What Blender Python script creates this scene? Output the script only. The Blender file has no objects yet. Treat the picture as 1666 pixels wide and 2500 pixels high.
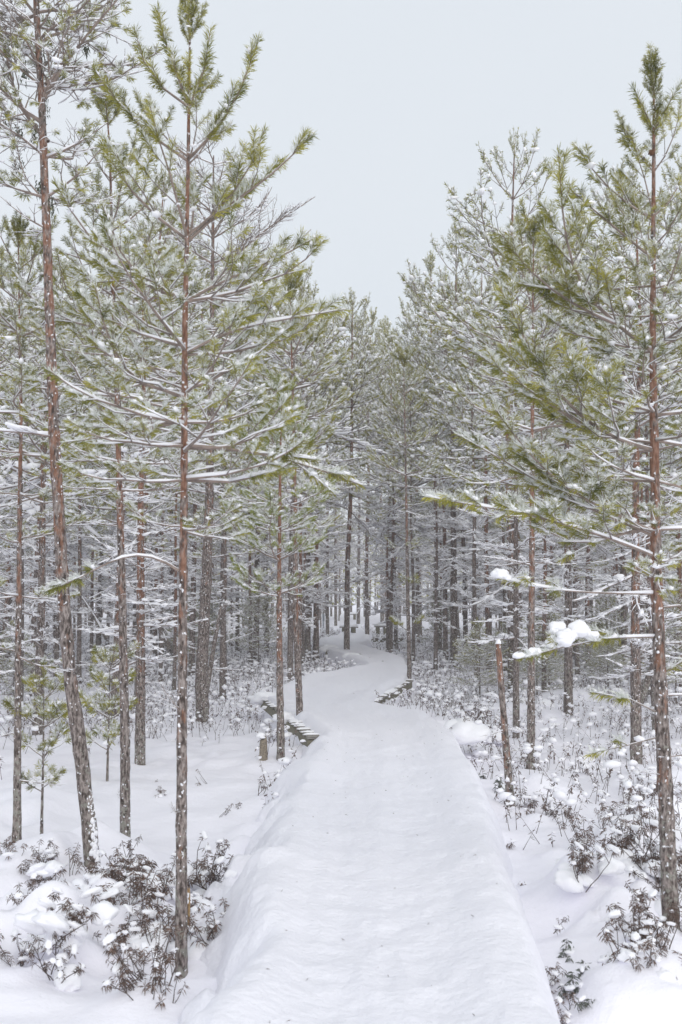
import bpy, math, random
import numpy as np
from mathutils import Vector, Matrix

random.seed(7)
RNG = np.random.default_rng(7)
PI = math.pi

# ---------------------------------------------------------------- camera, world, sun, exposure
scene = bpy.context.scene
COL = scene.collection
FPX, HOR, CAMZ = 2800.0, 1457.0, 1.6           # focal length and horizon row in photo pixels, eye height
TH = math.atan((HOR - 1250.0) / FPX)
cam_d = bpy.data.cameras.new('camera')
cam = bpy.data.objects.new('camera', cam_d)
COL.objects.link(cam)
cam.location = (0, 0, CAMZ)
cam.rotation_euler = (math.radians(90) + TH, 0, 0)
cam_d.sensor_fit = 'VERTICAL'
cam_d.sensor_height = 36.0
cam_d.sensor_width = 24.0
cam_d.lens = FPX / 2500.0 * 36.0
cam_d.clip_start = 0.05
cam_d.clip_end = 1500
cam_d.dof.use_dof = True
cam_d.dof.focus_distance = 15.0
cam_d.dof.aperture_fstop = 5.0
scene.camera = cam

world = bpy.data.worlds.new('World')
scene.world = world
world.use_nodes = True
wn = world.node_tree
wn.nodes.clear()
SUN_EL, SUN_ROT = math.radians(32), math.radians(160)
sky = wn.nodes.new('ShaderNodeTexSky')
sky.sky_type = 'NISHITA'
sky.sun_disc = False
sky.sun_elevation = SUN_EL
sky.sun_rotation = SUN_ROT
sky.dust_density = 4.0
hsv = wn.nodes.new('ShaderNodeHueSaturation')
hsv.inputs['Saturation'].default_value = 0.25
mixw = wn.nodes.new('ShaderNodeMix')
mixw.data_type = 'RGBA'
mixw.inputs[0].default_value = 0.93            # thick even cloud over the sky
bgn = wn.nodes.new('ShaderNodeBackground')
bgn.inputs['Strength'].default_value = 0.1
wo = wn.nodes.new('ShaderNodeOutputWorld')
wn.links.new(sky.outputs[0], hsv.inputs['Color'])
wn.links.new(hsv.outputs[0], mixw.inputs[6])
ctc = wn.nodes.new('ShaderNodeTexCoord')
cln = wn.nodes.new('ShaderNodeTexNoise')
cln.inputs['Scale'].default_value = 2.2
cln.inputs['Detail'].default_value = 3
clr = wn.nodes.new('ShaderNodeValToRGB')
clr.color_ramp.elements[0].position = .3
clr.color_ramp.elements[0].color = (6.5, 7.0, 7.55, 1)
clr.color_ramp.elements[1].position = .7
clr.color_ramp.elements[1].color = (6.95, 7.35, 7.85, 1)
wn.links.new(ctc.outputs['Generated'], cln.inputs['Vector'])
wn.links.new(cln.outputs[0], clr.inputs['Fac'])
wn.links.new(clr.outputs[0], mixw.inputs[7])
wn.links.new(mixw.outputs[2], bgn.inputs['Color'])
wn.links.new(bgn.outputs[0], wo.inputs['Surface'])

sun_d = bpy.data.lights.new('sun', 'SUN')
sun_d.energy = 1.25
sun_d.angle = math.radians(75)
sun_d.color = (1.0, 0.955, 0.90)
sun = bpy.data.objects.new('sun', sun_d)
COL.objects.link(sun)
# Nishita: rotation measured from +Y towards +X
sd = Vector((math.sin(SUN_ROT) * math.cos(SUN_EL), math.cos(SUN_ROT) * math.cos(SUN_EL), math.sin(SUN_EL)))
sun.rotation_euler = sd.to_track_quat('Z', 'Y').to_euler()

scene.view_settings.view_transform = 'Standard'
scene.view_settings.look = 'None'
scene.view_settings.exposure = 0.24
scene.view_settings.gamma = 1.0
scene.view_settings.use_curve_mapping = False
scene.render.engine = 'CYCLES'
scene.cycles.max_bounces = 8
scene.cycles.diffuse_bounces = 6
scene.cycles.glossy_bounces = 1
scene.cycles.transmission_bounces = 2
scene.cycles.volume_bounces = 3
scene.cycles.use_denoising = True

# ---------------------------------------------------------------- pixel -> world
CT, ST = math.cos(TH), math.sin(TH)


def ray(px, py):
    cx, cy = (px - 833.0) / FPX, (1250.0 - py) / FPX
    return np.array([cx, CT - cy * ST, ST + cy * CT])


def at(px, py, z):
    d = ray(px, py)
    t = (z - CAMZ) / d[2]
    return np.array([d[0] * t, d[1] * t, z])


def atd(px, py, y):
    d = ray(px, py)
    t = y / d[1]
    return np.array([d[0] * t, y, CAMZ + d[2] * t])


def to_px(x, y, z):
    zc = z - CAMZ
    f = y * CT + zc * ST
    u = -y * ST + zc * CT
    return 833 + FPX * x / f, 1250 - FPX * u / f


# ---------------------------------------------------------------- noise
def vnoise(x, y, seed=0):
    x = np.asarray(x, float); y = np.asarray(y, float)
    xi = np.floor(x).astype(np.int64); yi = np.floor(y).astype(np.int64)
    xf = x - xi; yf = y - yi
    u = xf * xf * (3 - 2 * xf); v = yf * yf * (3 - 2 * yf)

    def h(a, b):
        n = (a * 374761393 + b * 668265263 + seed * 1442695041) & 0x7fffffff
        n = ((n ^ (n >> 13)) * 1274126177) & 0x7fffffff
        return ((n ^ (n >> 16)) & 0xffff) / 32767.5 - 1.0
    return (h(xi, yi) * (1 - u) + h(xi + 1, yi) * u) * (1 - v) + (h(xi, yi + 1) * (1 - u) + h(xi + 1, yi + 1) * u) * v


def sstep(a, b, x):
    t = np.clip((x - a) / (b - a), 0, 1)
    return t * t * (3 - 2 * t)


# ---------------------------------------------------------------- path outline (traced where it lies, on the plane z = 0)
LEFT = [(350, 2780), (440, 2480), (505, 2330), (560, 2210), (628, 2030), (690, 1905), (742, 1828), (765, 1790), (712, 1748), (650, 1702),
        (668, 1680), (735, 1650), (842, 1632), (900, 1619), (860, 1605), (814, 1590), (782, 1577), (778, 1558), (820, 1551),
        (838, 1540), (828, 1530), (850, 1519)]
RIGHT = [(1480, 2780), (1392, 2480), (1320, 2290), (1262, 2130), (1200, 1960), (1150, 1850), (1105, 1780), (1040, 1738), (960, 1724),
         (905, 1713), (945, 1685), (992, 1661), (1003, 1635), (985, 1603), (930, 1587), (880, 1571), (905, 1561), (905, 1545),
         (885, 1535), (890, 1519)]
LW = [at(a, b, 0)[:2] for a, b in LEFT]
RW = [at(a, b, 0)[:2] for a, b in RIGHT]
LW.insert(0, np.array([LW[0][0] * 1.02, -4.0])); RW.insert(0, np.array([RW[0][0] * 0.98, -4.0]))
POLY = np.array(LW + RW[::-1])


def sdf(x, y):
    x = np.asarray(x, float); y = np.asarray(y, float)
    best = np.full(x.shape, 1e9); inside = np.zeros(x.shape, bool)
    n = len(POLY)
    for i in range(n):
        ax, ay = POLY[i]; bx, by = POLY[(i + 1) % n]
        ex, ey = bx - ax, by - ay
        t = np.clip(((x - ax) * ex + (y - ay) * ey) / (ex * ex + ey * ey + 1e-12), 0, 1)
        d = np.hypot(x - ax - t * ex, y - ay - t * ey)
        best = np.minimum(best, d)
        c = ((ay > y) != (by > y)) & (x < (bx - ax) * (y - ay) / (by - ay + 1e-12) + ax)
        inside ^= c
    return np.where(inside, -best, best)


# soft mounds of snow lying over buried bushes: photo px, py, radius m, height m
MOUNDS = [(1000, 1775, .95, .30), (1085, 1810, .8, .27), (930, 1745, .5, .2), (700, 1850, .8, .16), (650, 1960, .5, .12), (30, 2130, .5, .16), (130, 2090, .45, .2), (60, 2270, .55, .22), (230, 2190, .4, .14), (180, 2290, .34, .16), (330, 2260, .3, .12),
          (270, 2170, .22, .18), (380, 2190, .25, .14), (420, 2140, .25, .12), (500, 2240, .3, .2), (520, 2120, .3, .18), (590, 2060, .28, .18),
          (350, 2440, .28, .12), (240, 2060, .3, .2), (330, 2080, .3, .1), (20, 2400, .3, .05), (620, 2010, .25, .1),
          (1440, 2190, .42, .3), (1490, 2120, .35, .26), (1540, 2230, .35, .14), (1400, 2150, .25, .16), (1620, 2420, .45, .28), (1560, 2470, .3, .15),
          (1600, 2330, .3, .1), (1500, 2060, .35, .18), (1560, 2030, .35, .2), (1620, 1990, .4, .2), (1350, 1935, .3, .12), (1310, 1990, .2, .1),
          (1300, 1930, .2, .14), (1270, 1915, .25, .12), (1590, 1900, .6, .2), (1450, 2290, .4, .1), (1650, 2150, .5, .2),
          (1360, 2070, .18, .08), (60, 1960, .7, .2), (150, 1900, .6, .1), (1400, 1720, .8, .3), (1300, 1760, .8, .25), (1150, 1760, .7, .2)]
MW = []
for a, b, r, h in MOUNDS:
    p = at(a, b, -0.36)
    MW.append((p[0], p[1], r, h))

FEET = [tuple(at(a, b, -.4)[:2]) for a, b in [(228, 2115), (306, 2068), (443, 2372), (1640, 2278), (686, 1856), (735, 1838), (42, 2004), (1247, 1962), (1296, 1884), (495, 1768), (340, 1730)]]


def ground_raw(x, y):
    x = np.asarray(x, float); y = np.asarray(y, float)
    g = -0.42 + 0.07 * vnoise(x * .5, y * .5, 1) + 0.045 * vnoise(x * 1.4, y * 1.4, 2)
    rough = sstep(9, 16, y + 2.5 * vnoise(x * .3, y * .3, 5)) * .8 + .2
    g = g + rough * (0.07 * np.abs(vnoise(x * 2.6, y * 2.6, 3)) + 0.045 * vnoise(x * 5, y * 5, 4))
    patch = sstep(.1, .5, 1 - np.minimum(np.hypot((x + 2.0) / 1.35, (y - 7.0) / 1.3), np.hypot((x - 2.2) / .95, (y - 7.6) / 1.9)) + .2 * vnoise(x * 2, y * 2, 14))
    g = g + patch * (.19 * np.abs(vnoise(x * 4.2, y * 4.2, 15)) ** .7 + .05 * vnoise(x * 8, y * 8, 16) - .03)
    far = sstep(35, 90, y)
    g = g + far * 0.5
    for mx, my in FEET:
        q = np.hypot(x - mx, y - my)
        g = g - .09 * np.exp(-(q / .13) ** 2) + .035 * np.exp(-((q - .26) / .1) ** 2)
    for mx, my, r, h in MW:
        d2 = ((x - mx) ** 2 + (y - my) ** 2) / (r * r)
        wob = 1 + .35 * vnoise(x * 6 + mx, y * 6, 9)
        g = g + h * np.exp(-1.6 * d2 * wob) * 1.0
    return g


def ground(x, y, s=None):
    if s is None:
        s = sdf(x, y)
    g = ground_raw(x, y)
    # snow blown up beside the path, then sinking below it
    side = np.exp(-np.clip(s, 0, 9) / .32)
    g = g + side * (0.05 * vnoise(np.asarray(x) * 3, np.asarray(y) * 3, 12) + np.where(np.asarray(y) < 13, np.where(np.asarray(x) < 0, -.02, .07), .02))
    cap = np.where(s < 0, -0.62, -0.05 - 0.5 * np.exp(-np.clip(s, 0, 9) / .5))
    lim = -0.05 + .03 * vnoise(x * 3, y * 3, 40)
    g = np.where(s < 0.0, np.minimum(g, -0.5), g)
    g = np.where((s >= 0) & (s < .8), np.minimum(g, lim), g)
    return g


def gz(x, y):
    return float(ground(np.array([x]), np.array([y]))[0])


def path_h(x, y, s):
    lump = (0.13 * vnoise(x * 2.2, y * 1.6, 21) + 0.09 * vnoise(x * 4.5, y * 4.5, 22) + .035 * vnoise(x * 11, y * 11, 27)) * np.where(y > 12.5, .25, 1)
    left = (x < 0) & (y < 16)
    s2 = s + np.where(left, lump, lump * .3)
    w = np.where(left, 0.2, np.where(y > 12.5, .05, .1))
    t = np.clip((s2 + w) / (w * 2.2), 0, 1)
    z = -0.55 * (t ** 2.0)
    crown = np.where(left, 0.05, 0.035) * np.exp(-((s + .22) / .16) ** 2)     # banked, untrodden rims
    z = z + crown + np.where(left, .06, .02) * np.clip((s + .4) / .4, 0, 1) * vnoise(x * 4, y * 3.5, 28)
    mid = np.exp(-((s + .62) / .22) ** 2)
    z = z - mid * (.018 + .02 * np.abs(vnoise(x * 5.5, y * 3.2, 33)))
    z = z + 0.012 * vnoise(x * 1.6, y * 1.6, 23) + 0.009 * vnoise(x * 5, y * 3.4, 24) + 0.005 * vnoise(x * 12, y * 10, 25)
    z = z + 0.004 * vnoise(x * 22, y * 22, 26) + .004 * np.abs(vnoise(x * 9, y * 6, 29))
    return z


# ---------------------------------------------------------------- materials
def new_mat(name):
    m = bpy.data.materials.new(name)
    m.use_nodes = True
    nt = m.node_tree
    b = nt.nodes['Principled BSDF']
    return m, nt, b


def N(nt, t, **k):
    n = nt.nodes.new(t)
    for a, v in k.items():
        setattr(n, a, v)
    return n


def noise(nt, scale, detail=3, vec=None, rough=.55):
    n = N(nt, 'ShaderNodeTexNoise')
    n.inputs['Scale'].default_value = scale
    n.inputs['Detail'].default_value = detail
    n.inputs['Roughness'].default_value = rough
    if vec is not None:
        nt.links.new(vec, n.inputs['Vector'])
    return n


def ramp(nt, fac, stops):
    r = N(nt, 'ShaderNodeValToRGB')
    e = r.color_ramp.elements
    while len(e) < len(stops):
        e.new(0.5)
    for i, (p, c) in enumerate(stops):
        e[i].position = p
        e[i].color = (*c, 1) if len(c) == 3 else c
    nt.links.new(fac, r.inputs['Fac'])
    return r


def mix(nt, fac, a, b):
    m = N(nt, 'ShaderNodeMix', data_type='RGBA')
    if isinstance(fac, float):
        m.inputs[0].default_value = fac
    else:
        nt.links.new(fac, m.inputs[0])
    for k, v in ((6, a), (7, b)):
        if isinstance(v, tuple):
            m.inputs[k].default_value = (*v, 1)
        else:
            nt.links.new(v, m.inputs[k])
    return m


def bump(nt, b, h, strength, dist):
    n = N(nt, 'ShaderNodeBump')
    n.inputs['Strength'].default_value = strength
    n.inputs['Distance'].default_value = dist
    nt.links.new(h, n.inputs['Height'])
    nt.links.new(n.outputs[0], b.inputs['Normal'])


def snow_mat(name, colour, bscale, bdist, rough=.7):
    m, nt, b = new_mat(name)
    g = N(nt, 'ShaderNodeNewGeometry')
    n1 = noise(nt, bscale, 4, g.outputs['Position'])
    n2 = noise(nt, bscale * 9, 3, g.outputs['Position'])
    ad = N(nt, 'ShaderNodeMath', operation='MULTIPLY_ADD')
    ad.inputs[1].default_value = .25
    nt.links.new(n2.outputs[0], ad.inputs[0]); nt.links.new(n1.outputs[0], ad.inputs[2])
    c = mix(nt, n1.outputs[0], tuple(v * .97 for v in colour), tuple(min(1, v * 1.01) for v in colour))
    nt.links.new(c.outputs[2], b.inputs['Base Color'])
    b.inputs['Roughness'].default_value = rough
    b.inputs['Specular IOR Level'].default_value = .2
    bump(nt, b, ad.outputs[0], .6, bdist)
    return m


M_GROUND = snow_mat('ground_snow', (.90, .89, .95), 7, .03)
M_PATH = snow_mat('path_snow', (.895, .89, .95), 22, .03)
M_SNOW = snow_mat('fresh_snow', (.93, .93, .965), 30, .004)


def bark_mat(name, orange, dark=1.0, fleck=True):
    m, nt, b = new_mat(name)
    tc = N(nt, 'ShaderNodeTexCoord')
    oi = N(nt, 'ShaderNodeObjectInfo')
    mp = N(nt, 'ShaderNodeMapping')
    mp.inputs['Scale'].default_value = (1, 1, .35)
    off = N(nt, 'ShaderNodeVectorMath', operation='ADD')
    rv = N(nt, 'ShaderNodeVectorMath', operation='SCALE')
    rv.inputs[0].default_value = (13, 7, 31)
    nt.links.new(oi.outputs['Random'], rv.inputs['Scale'])
    nt.links.new(tc.outputs['Object'], off.inputs[0]); nt.links.new(rv.outputs[0], off.inputs[1])
    nt.links.new(off.outputs[0], mp.inputs['Vector'])
    v = mp.outputs[0]
    n1 = noise(nt, 55, 4, v, .65)
    n2 = noise(nt, 19, 5, v, .72)
    base = ramp(nt, n1.outputs[0], [(.38, (.06 * dark, .048 * dark, .043 * dark)), (.5, (.19 * dark, .158 * dark, .145 * dark)), (.63, (.36 * dark, .315 * dark, .295 * dark))])
    # orange, papery bark where the outer plates have gone; more of it higher up
    sx = N(nt, 'ShaderNodeSeparateXYZ')
    nt.links.new(tc.outputs['Object'], sx.inputs[0])
    mr = N(nt, 'ShaderNodeMapRange')
    mr.inputs[1].default_value = .4; mr.inputs[2].default_value = 3.0
    mr.inputs[3].default_value = -.12; mr.inputs[4].default_value = .09
    nt.links.new(sx.outputs[2], mr.inputs[0])
    a1 = N(nt, 'ShaderNodeMath', operation='ADD'); nt.links.new(n2.outputs[0], a1.inputs[0]); nt.links.new(mr.outputs[0], a1.inputs[1])
    a2 = N(nt, 'ShaderNodeMath', operation='MULTIPLY_ADD')
    nt.links.new(oi.outputs['Random'], a2.inputs[0]); a2.inputs[1].default_value = .10; nt.links.new(a1.outputs[0], a2.inputs[2])
    f = ramp(nt, a2.outputs[0], [(.54 - orange * .2, (0, 0, 0)), (.64 - orange * .2, (1, 1, 1))])
    oc = ramp(nt, n1.outputs[0], [(.3, (.15, .070, .046)), (.55, (.29, .148, .095)), (.75, (.38, .225, .165))])
    fo = N(nt, 'ShaderNodeMath', operation='MULTIPLY'); fo.inputs[1].default_value = .8
    nt.links.new(f.outputs[0], fo.inputs[0])
    c1 = mix(nt, fo.outputs[0], base.outputs[0], oc.outputs[0])
    # grey-green lichen patches low on the stem
    n3 = noise(nt, 22, 3, off.outputs[0], .7)
    ml = N(nt, 'ShaderNodeMapRange')
    ml.inputs[1].default_value = .1; ml.inputs[2].default_value = 1.6
    ml.inputs[3].default_value = .10; ml.inputs[4].default_value = -.12
    nt.links.new(sx.outputs[2], ml.inputs[0])
    a3 = N(nt, 'ShaderNodeMath', operation='ADD'); nt.links.new(n3.outputs[0], a3.inputs[0]); nt.links.new(ml.outputs[0], a3.inputs[1])
    f3 = ramp(nt, a3.outputs[0], [(.60, (0, 0, 0)), (.66, (.7, .7, .7))])
    c2 = mix(nt, f3.outputs[0], c1.outputs[2], (.31, .31, .27))
    last = c2
    if fleck:      # snow driven onto the bark in small flecks
        vo = N(nt, 'ShaderNodeTexVoronoi'); vo.inputs['Scale'].default_value = 30
        mp2 = N(nt, 'ShaderNodeMapping'); mp2.inputs['Scale'].default_value = (1, 1, .8)
        nw = noise(nt, 45, 2, off.outputs[0])
        ws = N(nt, 'ShaderNodeVectorMath', operation='SCALE'); ws.inputs['Scale'].default_value = .035
        nt.links.new(nw.outputs['Color'], ws.inputs[0])
        wa = N(nt, 'ShaderNodeVectorMath', operation='ADD')
        nt.links.new(off.outputs[0], wa.inputs[0]); nt.links.new(ws.outputs[0], wa.inputs[1])
        nt.links.new(wa.outputs[0], mp2.inputs['Vector'])
        nt.links.new(mp2.outputs[0], vo.inputs['Vector'])
        n4 = noise(nt, 3, 2, off.outputs[0])
        s = N(nt, 'ShaderNodeMath', operation='MULTIPLY_ADD'); s.inputs[1].default_value = -.33
        nt.links.new(n4.outputs[0], s.inputs[0]); nt.links.new(vo.outputs['Distance'], s.inputs[2])
        f4 = ramp(nt, s.outputs[0], [(.0, (.9, .9, .9)), (.02, (0, 0, 0))])
        last = mix(nt, f4.outputs[0], c2.outputs[2], (.85, .86, .9))
    nt.links.new(last.outputs[2], b.inputs['Base Color'])
    b.inputs['Roughness'].default_value = .9
    b.inputs['Specular IOR Level'].default_value = .15
    bump(nt, b, n1.outputs[0], 1.0, .012)
    return m


M_BARK = bark_mat('pine_bark', -.16)
M_BARK_RED = bark_mat('red_pine_bark', .08)
M_BARK_POLE = bark_mat('red_pole_bark', .5)
M_BARK_GREY = bark_mat('grey_pine_bark', -.5, .95)


def flat_mat(name, c1, c2, scale, rough=.8, rnd=0.0):
    m, nt, b = new_mat(name)
    g = N(nt, 'ShaderNodeNewGeometry')
    n1 = noise(nt, scale, 3, g.outputs['Position'])
    r = ramp(nt, n1.outputs[0], [(.32, c1), (.68, c2)])
    src = r.outputs[0]
    if rnd:
        oi = N(nt, 'ShaderNodeObjectInfo')
        mr = N(nt, 'ShaderNodeMapRange'); mr.inputs[3].default_value = 1 - rnd; mr.inputs[4].default_value = 1 + rnd
        nt.links.new(oi.outputs['Random'], mr.inputs[0])
        h = N(nt, 'ShaderNodeHueSaturation')
        nt.links.new(mr.outputs[0], h.inputs['Value']); nt.links.new(src, h.inputs['Color'])
        src = h.outputs[0]
    nt.links.new(src, b.inputs['Base Color'])
    b.inputs['Roughness'].default_value = rough
    b.inputs['Specular IOR Level'].default_value = .2
    return m


M_TWIG = flat_mat('twig_bark', (.16, .135, .12), (.30, .255, .23), 25)
M_LIMB = flat_mat('limb_bark', (.18, .145, .125), (.34, .27, .235), 18)
M_NEEDLE = flat_mat('pine_needles', (.115, .13, .026), (.43, .395, .085), 7, .65, .2)
M_NEEDLE_FRESH = flat_mat('fresh_pine_needles', (.18, .22, .035), (.34, .36, .07), 6, .65, .1)
M_FROST = flat_mat('frosted_needles', (.58, .61, .55), (.84, .85, .84), 30, .8)
M_LICHEN = flat_mat('beard_lichen', (.045, .05, .035), (.12, .13, .09), 40, .95)
M_LEAF = flat_mat('brown_leaves', (.10, .072, .058), (.25, .17, .135), 60, .7, .2)
M_LEAF_G = flat_mat('grey_green_leaves', (.09, .10, .085), (.19, .21, .18), 60, .7, .1)
M_STEM = flat_mat('shrub_stems', (.06, .045, .04), (.14, .11, .10), 60)
M_HEATH = flat_mat('heath_leaves', (.085, .065, .058), (.22, .165, .145), 3, .8)
M_CONE = flat_mat('cone_brown', (.08, .045, .03), (.17, .09, .055), 90)


def wood_mat(name, c1, c2):
    m, nt, b = new_mat(name)
    tc = N(nt, 'ShaderNodeTexCoord')
    oi = N(nt, 'ShaderNodeObjectInfo')
    mp = N(nt, 'ShaderNodeMapping'); mp.inputs['Scale'].default_value = (60, 4, 60)
    nt.links.new(tc.outputs['Object'], mp.inputs['Vector'])
    ad = N(nt, 'ShaderNodeVectorMath', operation='ADD')
    cmb = N(nt, 'ShaderNodeVectorMath', operation='SCALE'); cmb.inputs[0].default_value = (40, 17, 23)
    nt.links.new(oi.outputs['Random'], cmb.inputs['Scale'])
    nt.links.new(mp.outputs[0], ad.inputs[0]); nt.links.new(cmb.outputs[0], ad.inputs[1])
    n1 = noise(nt, 1, 4, ad.outputs[0])
    r = ramp(nt, n1.outputs[0], [(.3, c1), (.7, c2)])
    nt.links.new(r.outputs[0], b.inputs['Base Color'])
    b.inputs['Roughness'].default_value = .85
    bump(nt, b, n1.outputs[0], .6, .004)
    return m


M_PLANK = wood_mat('weathered_plank', (.13, .12, .11), (.34, .32, .29))
M_BEAM = wood_mat('mossy_beam', (.10, .092, .068), (.27, .25, .18))
M_SPLIT = wood_mat('split_wood', (.25, .15, .07), (.52, .36, .18))
M_DEAD = wood_mat('dead_wood', (.12, .10, .08), (.34, .29, .22))
M_POST = wood_mat('painted_post', (.28, .30, .33), (.42, .44, .48))


# ---------------------------------------------------------------- mesh helpers
def mk_mesh(name, V, F, mats, mi=None, smooth=False):
    V = np.asarray(V, np.float32)
    me = bpy.data.meshes.new(name)
    if isinstance(F, np.ndarray):
        nf, k = F.shape
        me.vertices.add(len(V)); me.vertices.foreach_set('co', V.ravel())
        me.loops.add(nf * k); me.polygons.add(nf)
        me.loops.foreach_set('vertex_index', F.astype(np.int32).ravel())
        me.polygons.foreach_set('loop_start', np.arange(0, nf * k, k, dtype=np.int32))
        me.polygons.foreach_set('loop_total', np.full(nf, k, np.int32))
    else:
        me.from_pydata(V.tolist(), [], F)
    for m in mats:
        me.materials.append(m)
    if mi is not None:
        me.polygons.foreach_set('material_index', np.asarray(mi, np.int32))
    if smooth:
        me.polygons.foreach_set('use_smooth', np.ones(len(me.polygons), bool))
    me.update(calc_edges=True)
    return me


def obj(name, me, parent=None, loc=None, rz=0, scale=None):
    o = bpy.data.objects.new(name, me)
    COL.objects.link(o)
    if parent is not None:
        o.parent = parent
    if loc is not None:
        o.location = loc
    if rz:
        o.rotation_euler = (0, 0, rz)
    if scale is not None:
        o.scale = (scale, scale, scale)
    return o


def thing(name, label, cat, loc=(0, 0, 0), group=None, me=None):
    o = bpy.data.objects.new(name, me)
    COL.objects.link(o)
    o.location = loc
    o['label'] = label
    o['category'] = cat
    if group:
        o['group'] = group
    return o


def structure(name, me):
    o = obj(name, me)
    o['kind'] = 'structure'
    return o


class Geo:
    """triangles/quads gathered as (verts, tris)"""
    def __init__(self):
        self.V = []; self.F = []; self.M = []; self.n = 0

    def add(self, V, F, mi=0):
        V = np.asarray(V, float); F = np.asarray(F, int)
        if len(V) == 0:
            return
        if F.shape[1] == 4:
            F = np.concatenate([F[:, [0, 1, 2]], F[:, [0, 2, 3]]])
        self.V.append(V); self.F.append(F + self.n)
        self.M.append(np.full(len(F), mi) if np.isscalar(mi) else np.asarray(mi))
        self.n += len(V)

    def arrays(self):
        if not self.V:
            return np.zeros((0, 3)), np.zeros((0, 3), int), np.zeros(0, int)
        return np.concatenate(self.V), np.concatenate(self.F), np.concatenate(self.M)

    def mesh(self, name, mats, smooth=False):
        V, F, M = self.arrays()
        return mk_mesh(name, V, F, mats, M, smooth)


def tube(pts, rad, sides=5, cap=True, nz=0.0):
    pts = np.asarray(pts, float); rad = np.asarray(rad, float)
    n = len(pts)
    T = np.gradient(pts, axis=0)
    T /= np.linalg.norm(T, axis=1, keepdims=True) + 1e-9
    ref = np.array([0, 0, 1.0]) if abs(T[:, 2]).mean() < .8 else np.array([0, 1.0, 0])
    U = np.cross(T, ref); U /= np.linalg.norm(U, axis=1, keepdims=True) + 1e-9
    W = np.cross(U, T)
    a = np.arange(sides) * 2 * PI / sides
    R = rad[:, None] * (1 + (RNG.normal(0, nz, (n, sides)) if nz else 0))
    V = pts[:, None, :] + R[:, :, None] * (np.cos(a)[None, :, None] * U[:, None, :] + np.sin(a)[None, :, None] * W[:, None, :])
    V = V.reshape(-1, 3)
    i = np.arange(n - 1)[:, None] * sides; j = np.arange(sides)[None, :]; k = (j + 1) % sides
    F = np.stack([i + j, i + k, i + sides + k, i + sides + j], -1).reshape(-1, 4)
    if cap:
        V = np.vstack([V, pts[0], pts[-1]])
        c0, c1 = len(V) - 2, len(V) - 1
        j = np.arange(sides); k = (j + 1) % sides
        F3 = np.concatenate([np.stack([k, j, np.full(sides, c0), np.full(sides, c0)], -1),
                             np.stack([(n - 1) * sides + j, (n - 1) * sides + k, np.full(sides, c1), np.full(sides, c1)], -1)])
        Ft = np.concatenate([F[:, [0, 1, 2]], F[:, [0, 2, 3]], F3[:, :3]])
        return V, Ft
    return V, np.concatenate([F[:, [0, 1, 2]], F[:, [0, 2, 3]]])


def ico(level):
    import bmesh
    bm = bmesh.new()
    bmesh.ops.create_icosphere(bm, subdivisions=level, radius=1)
    V = np.array([v.co[:] for v in bm.verts]); F = np.array([[v.index for v in f.verts] for f in bm.faces])
    bm.free()
    return V, F


ICO1 = ico(1)       # 12 verts, 20 tris
ICO2 = ico(2)
ICO3 = ico(3)


def blobs(C, A, S, base=ICO1, nz=.18, flat=.0):
    """C centres (n,3); A azimuth and pitch (n,2) of the long axis; S (n,3) radii"""
    C = np.asarray(C, float); n = len(C)
    if n == 0:
        return np.zeros((0, 3)), np.zeros((0, 3), int)
    V0, F0 = base
    P = V0[None] * (1 + RNG.normal(0, nz, (n, len(V0), 1))) * S[:, None, :]
    if flat:
        P[:, :, 2] = np.where(P[:, :, 2] < 0, P[:, :, 2] * flat, P[:, :, 2])
    az, pt = A[:, 0], A[:, 1]
    ex = np.stack([np.cos(az) * np.cos(pt), np.sin(az) * np.cos(pt), np.sin(pt)], -1)
    ey = np.stack([-np.sin(az), np.cos(az), 0 * az], -1)
    ez = np.cross(ex, ey)
    W = P[:, :, 0:1] * ex[:, None] + P[:, :, 1:2] * ey[:, None] + P[:, :, 2:3] * ez[:, None] + C[:, None]
    F = F0[None] + (np.arange(n) * len(V0))[:, None, None]
    return W.reshape(-1, 3), F.reshape(-1, 3)


def cushion(c, r, squash=.6, level=ICO3, seed=0, under=.45):
    V = level[0].copy()
    n = .30 * vnoise(V[:, 0] * 1.7 + seed, V[:, 1] * 1.7 + V[:, 2] * 2.1, seed) + .10 * vnoise(V[:, 0] * 4 + seed, V[:, 1] * 4 - V[:, 2] * 3, seed + 3)
    V = V * (1 + n)[:, None]
    V[:, 2] = np.where(V[:, 2] < 0, V[:, 2] * under, V[:, 2]) * squash
    return V * np.asarray(r) + np.asarray(c), level[1]


# ---------------------------------------------------------------- pine growth
def unit(v):
    return v / (np.linalg.norm(v) + 1e-9)


class Sk:
    def __init__(self):
        self.wood = []; self.shoots = []; self.forks = []


def axis_pts(P, D, L, n, trop, jit, rnd):
    pts = [np.array(P, float)]; D = unit(np.array(D, float))
    for i in range(n):
        D = unit(D + np.array([rnd.gauss(0, jit), rnd.gauss(0, jit), rnd.gauss(0, jit * .7) + trop * (i + 1) / n]))
        pts.append(pts[-1] + D * L / n)
    return pts


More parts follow.
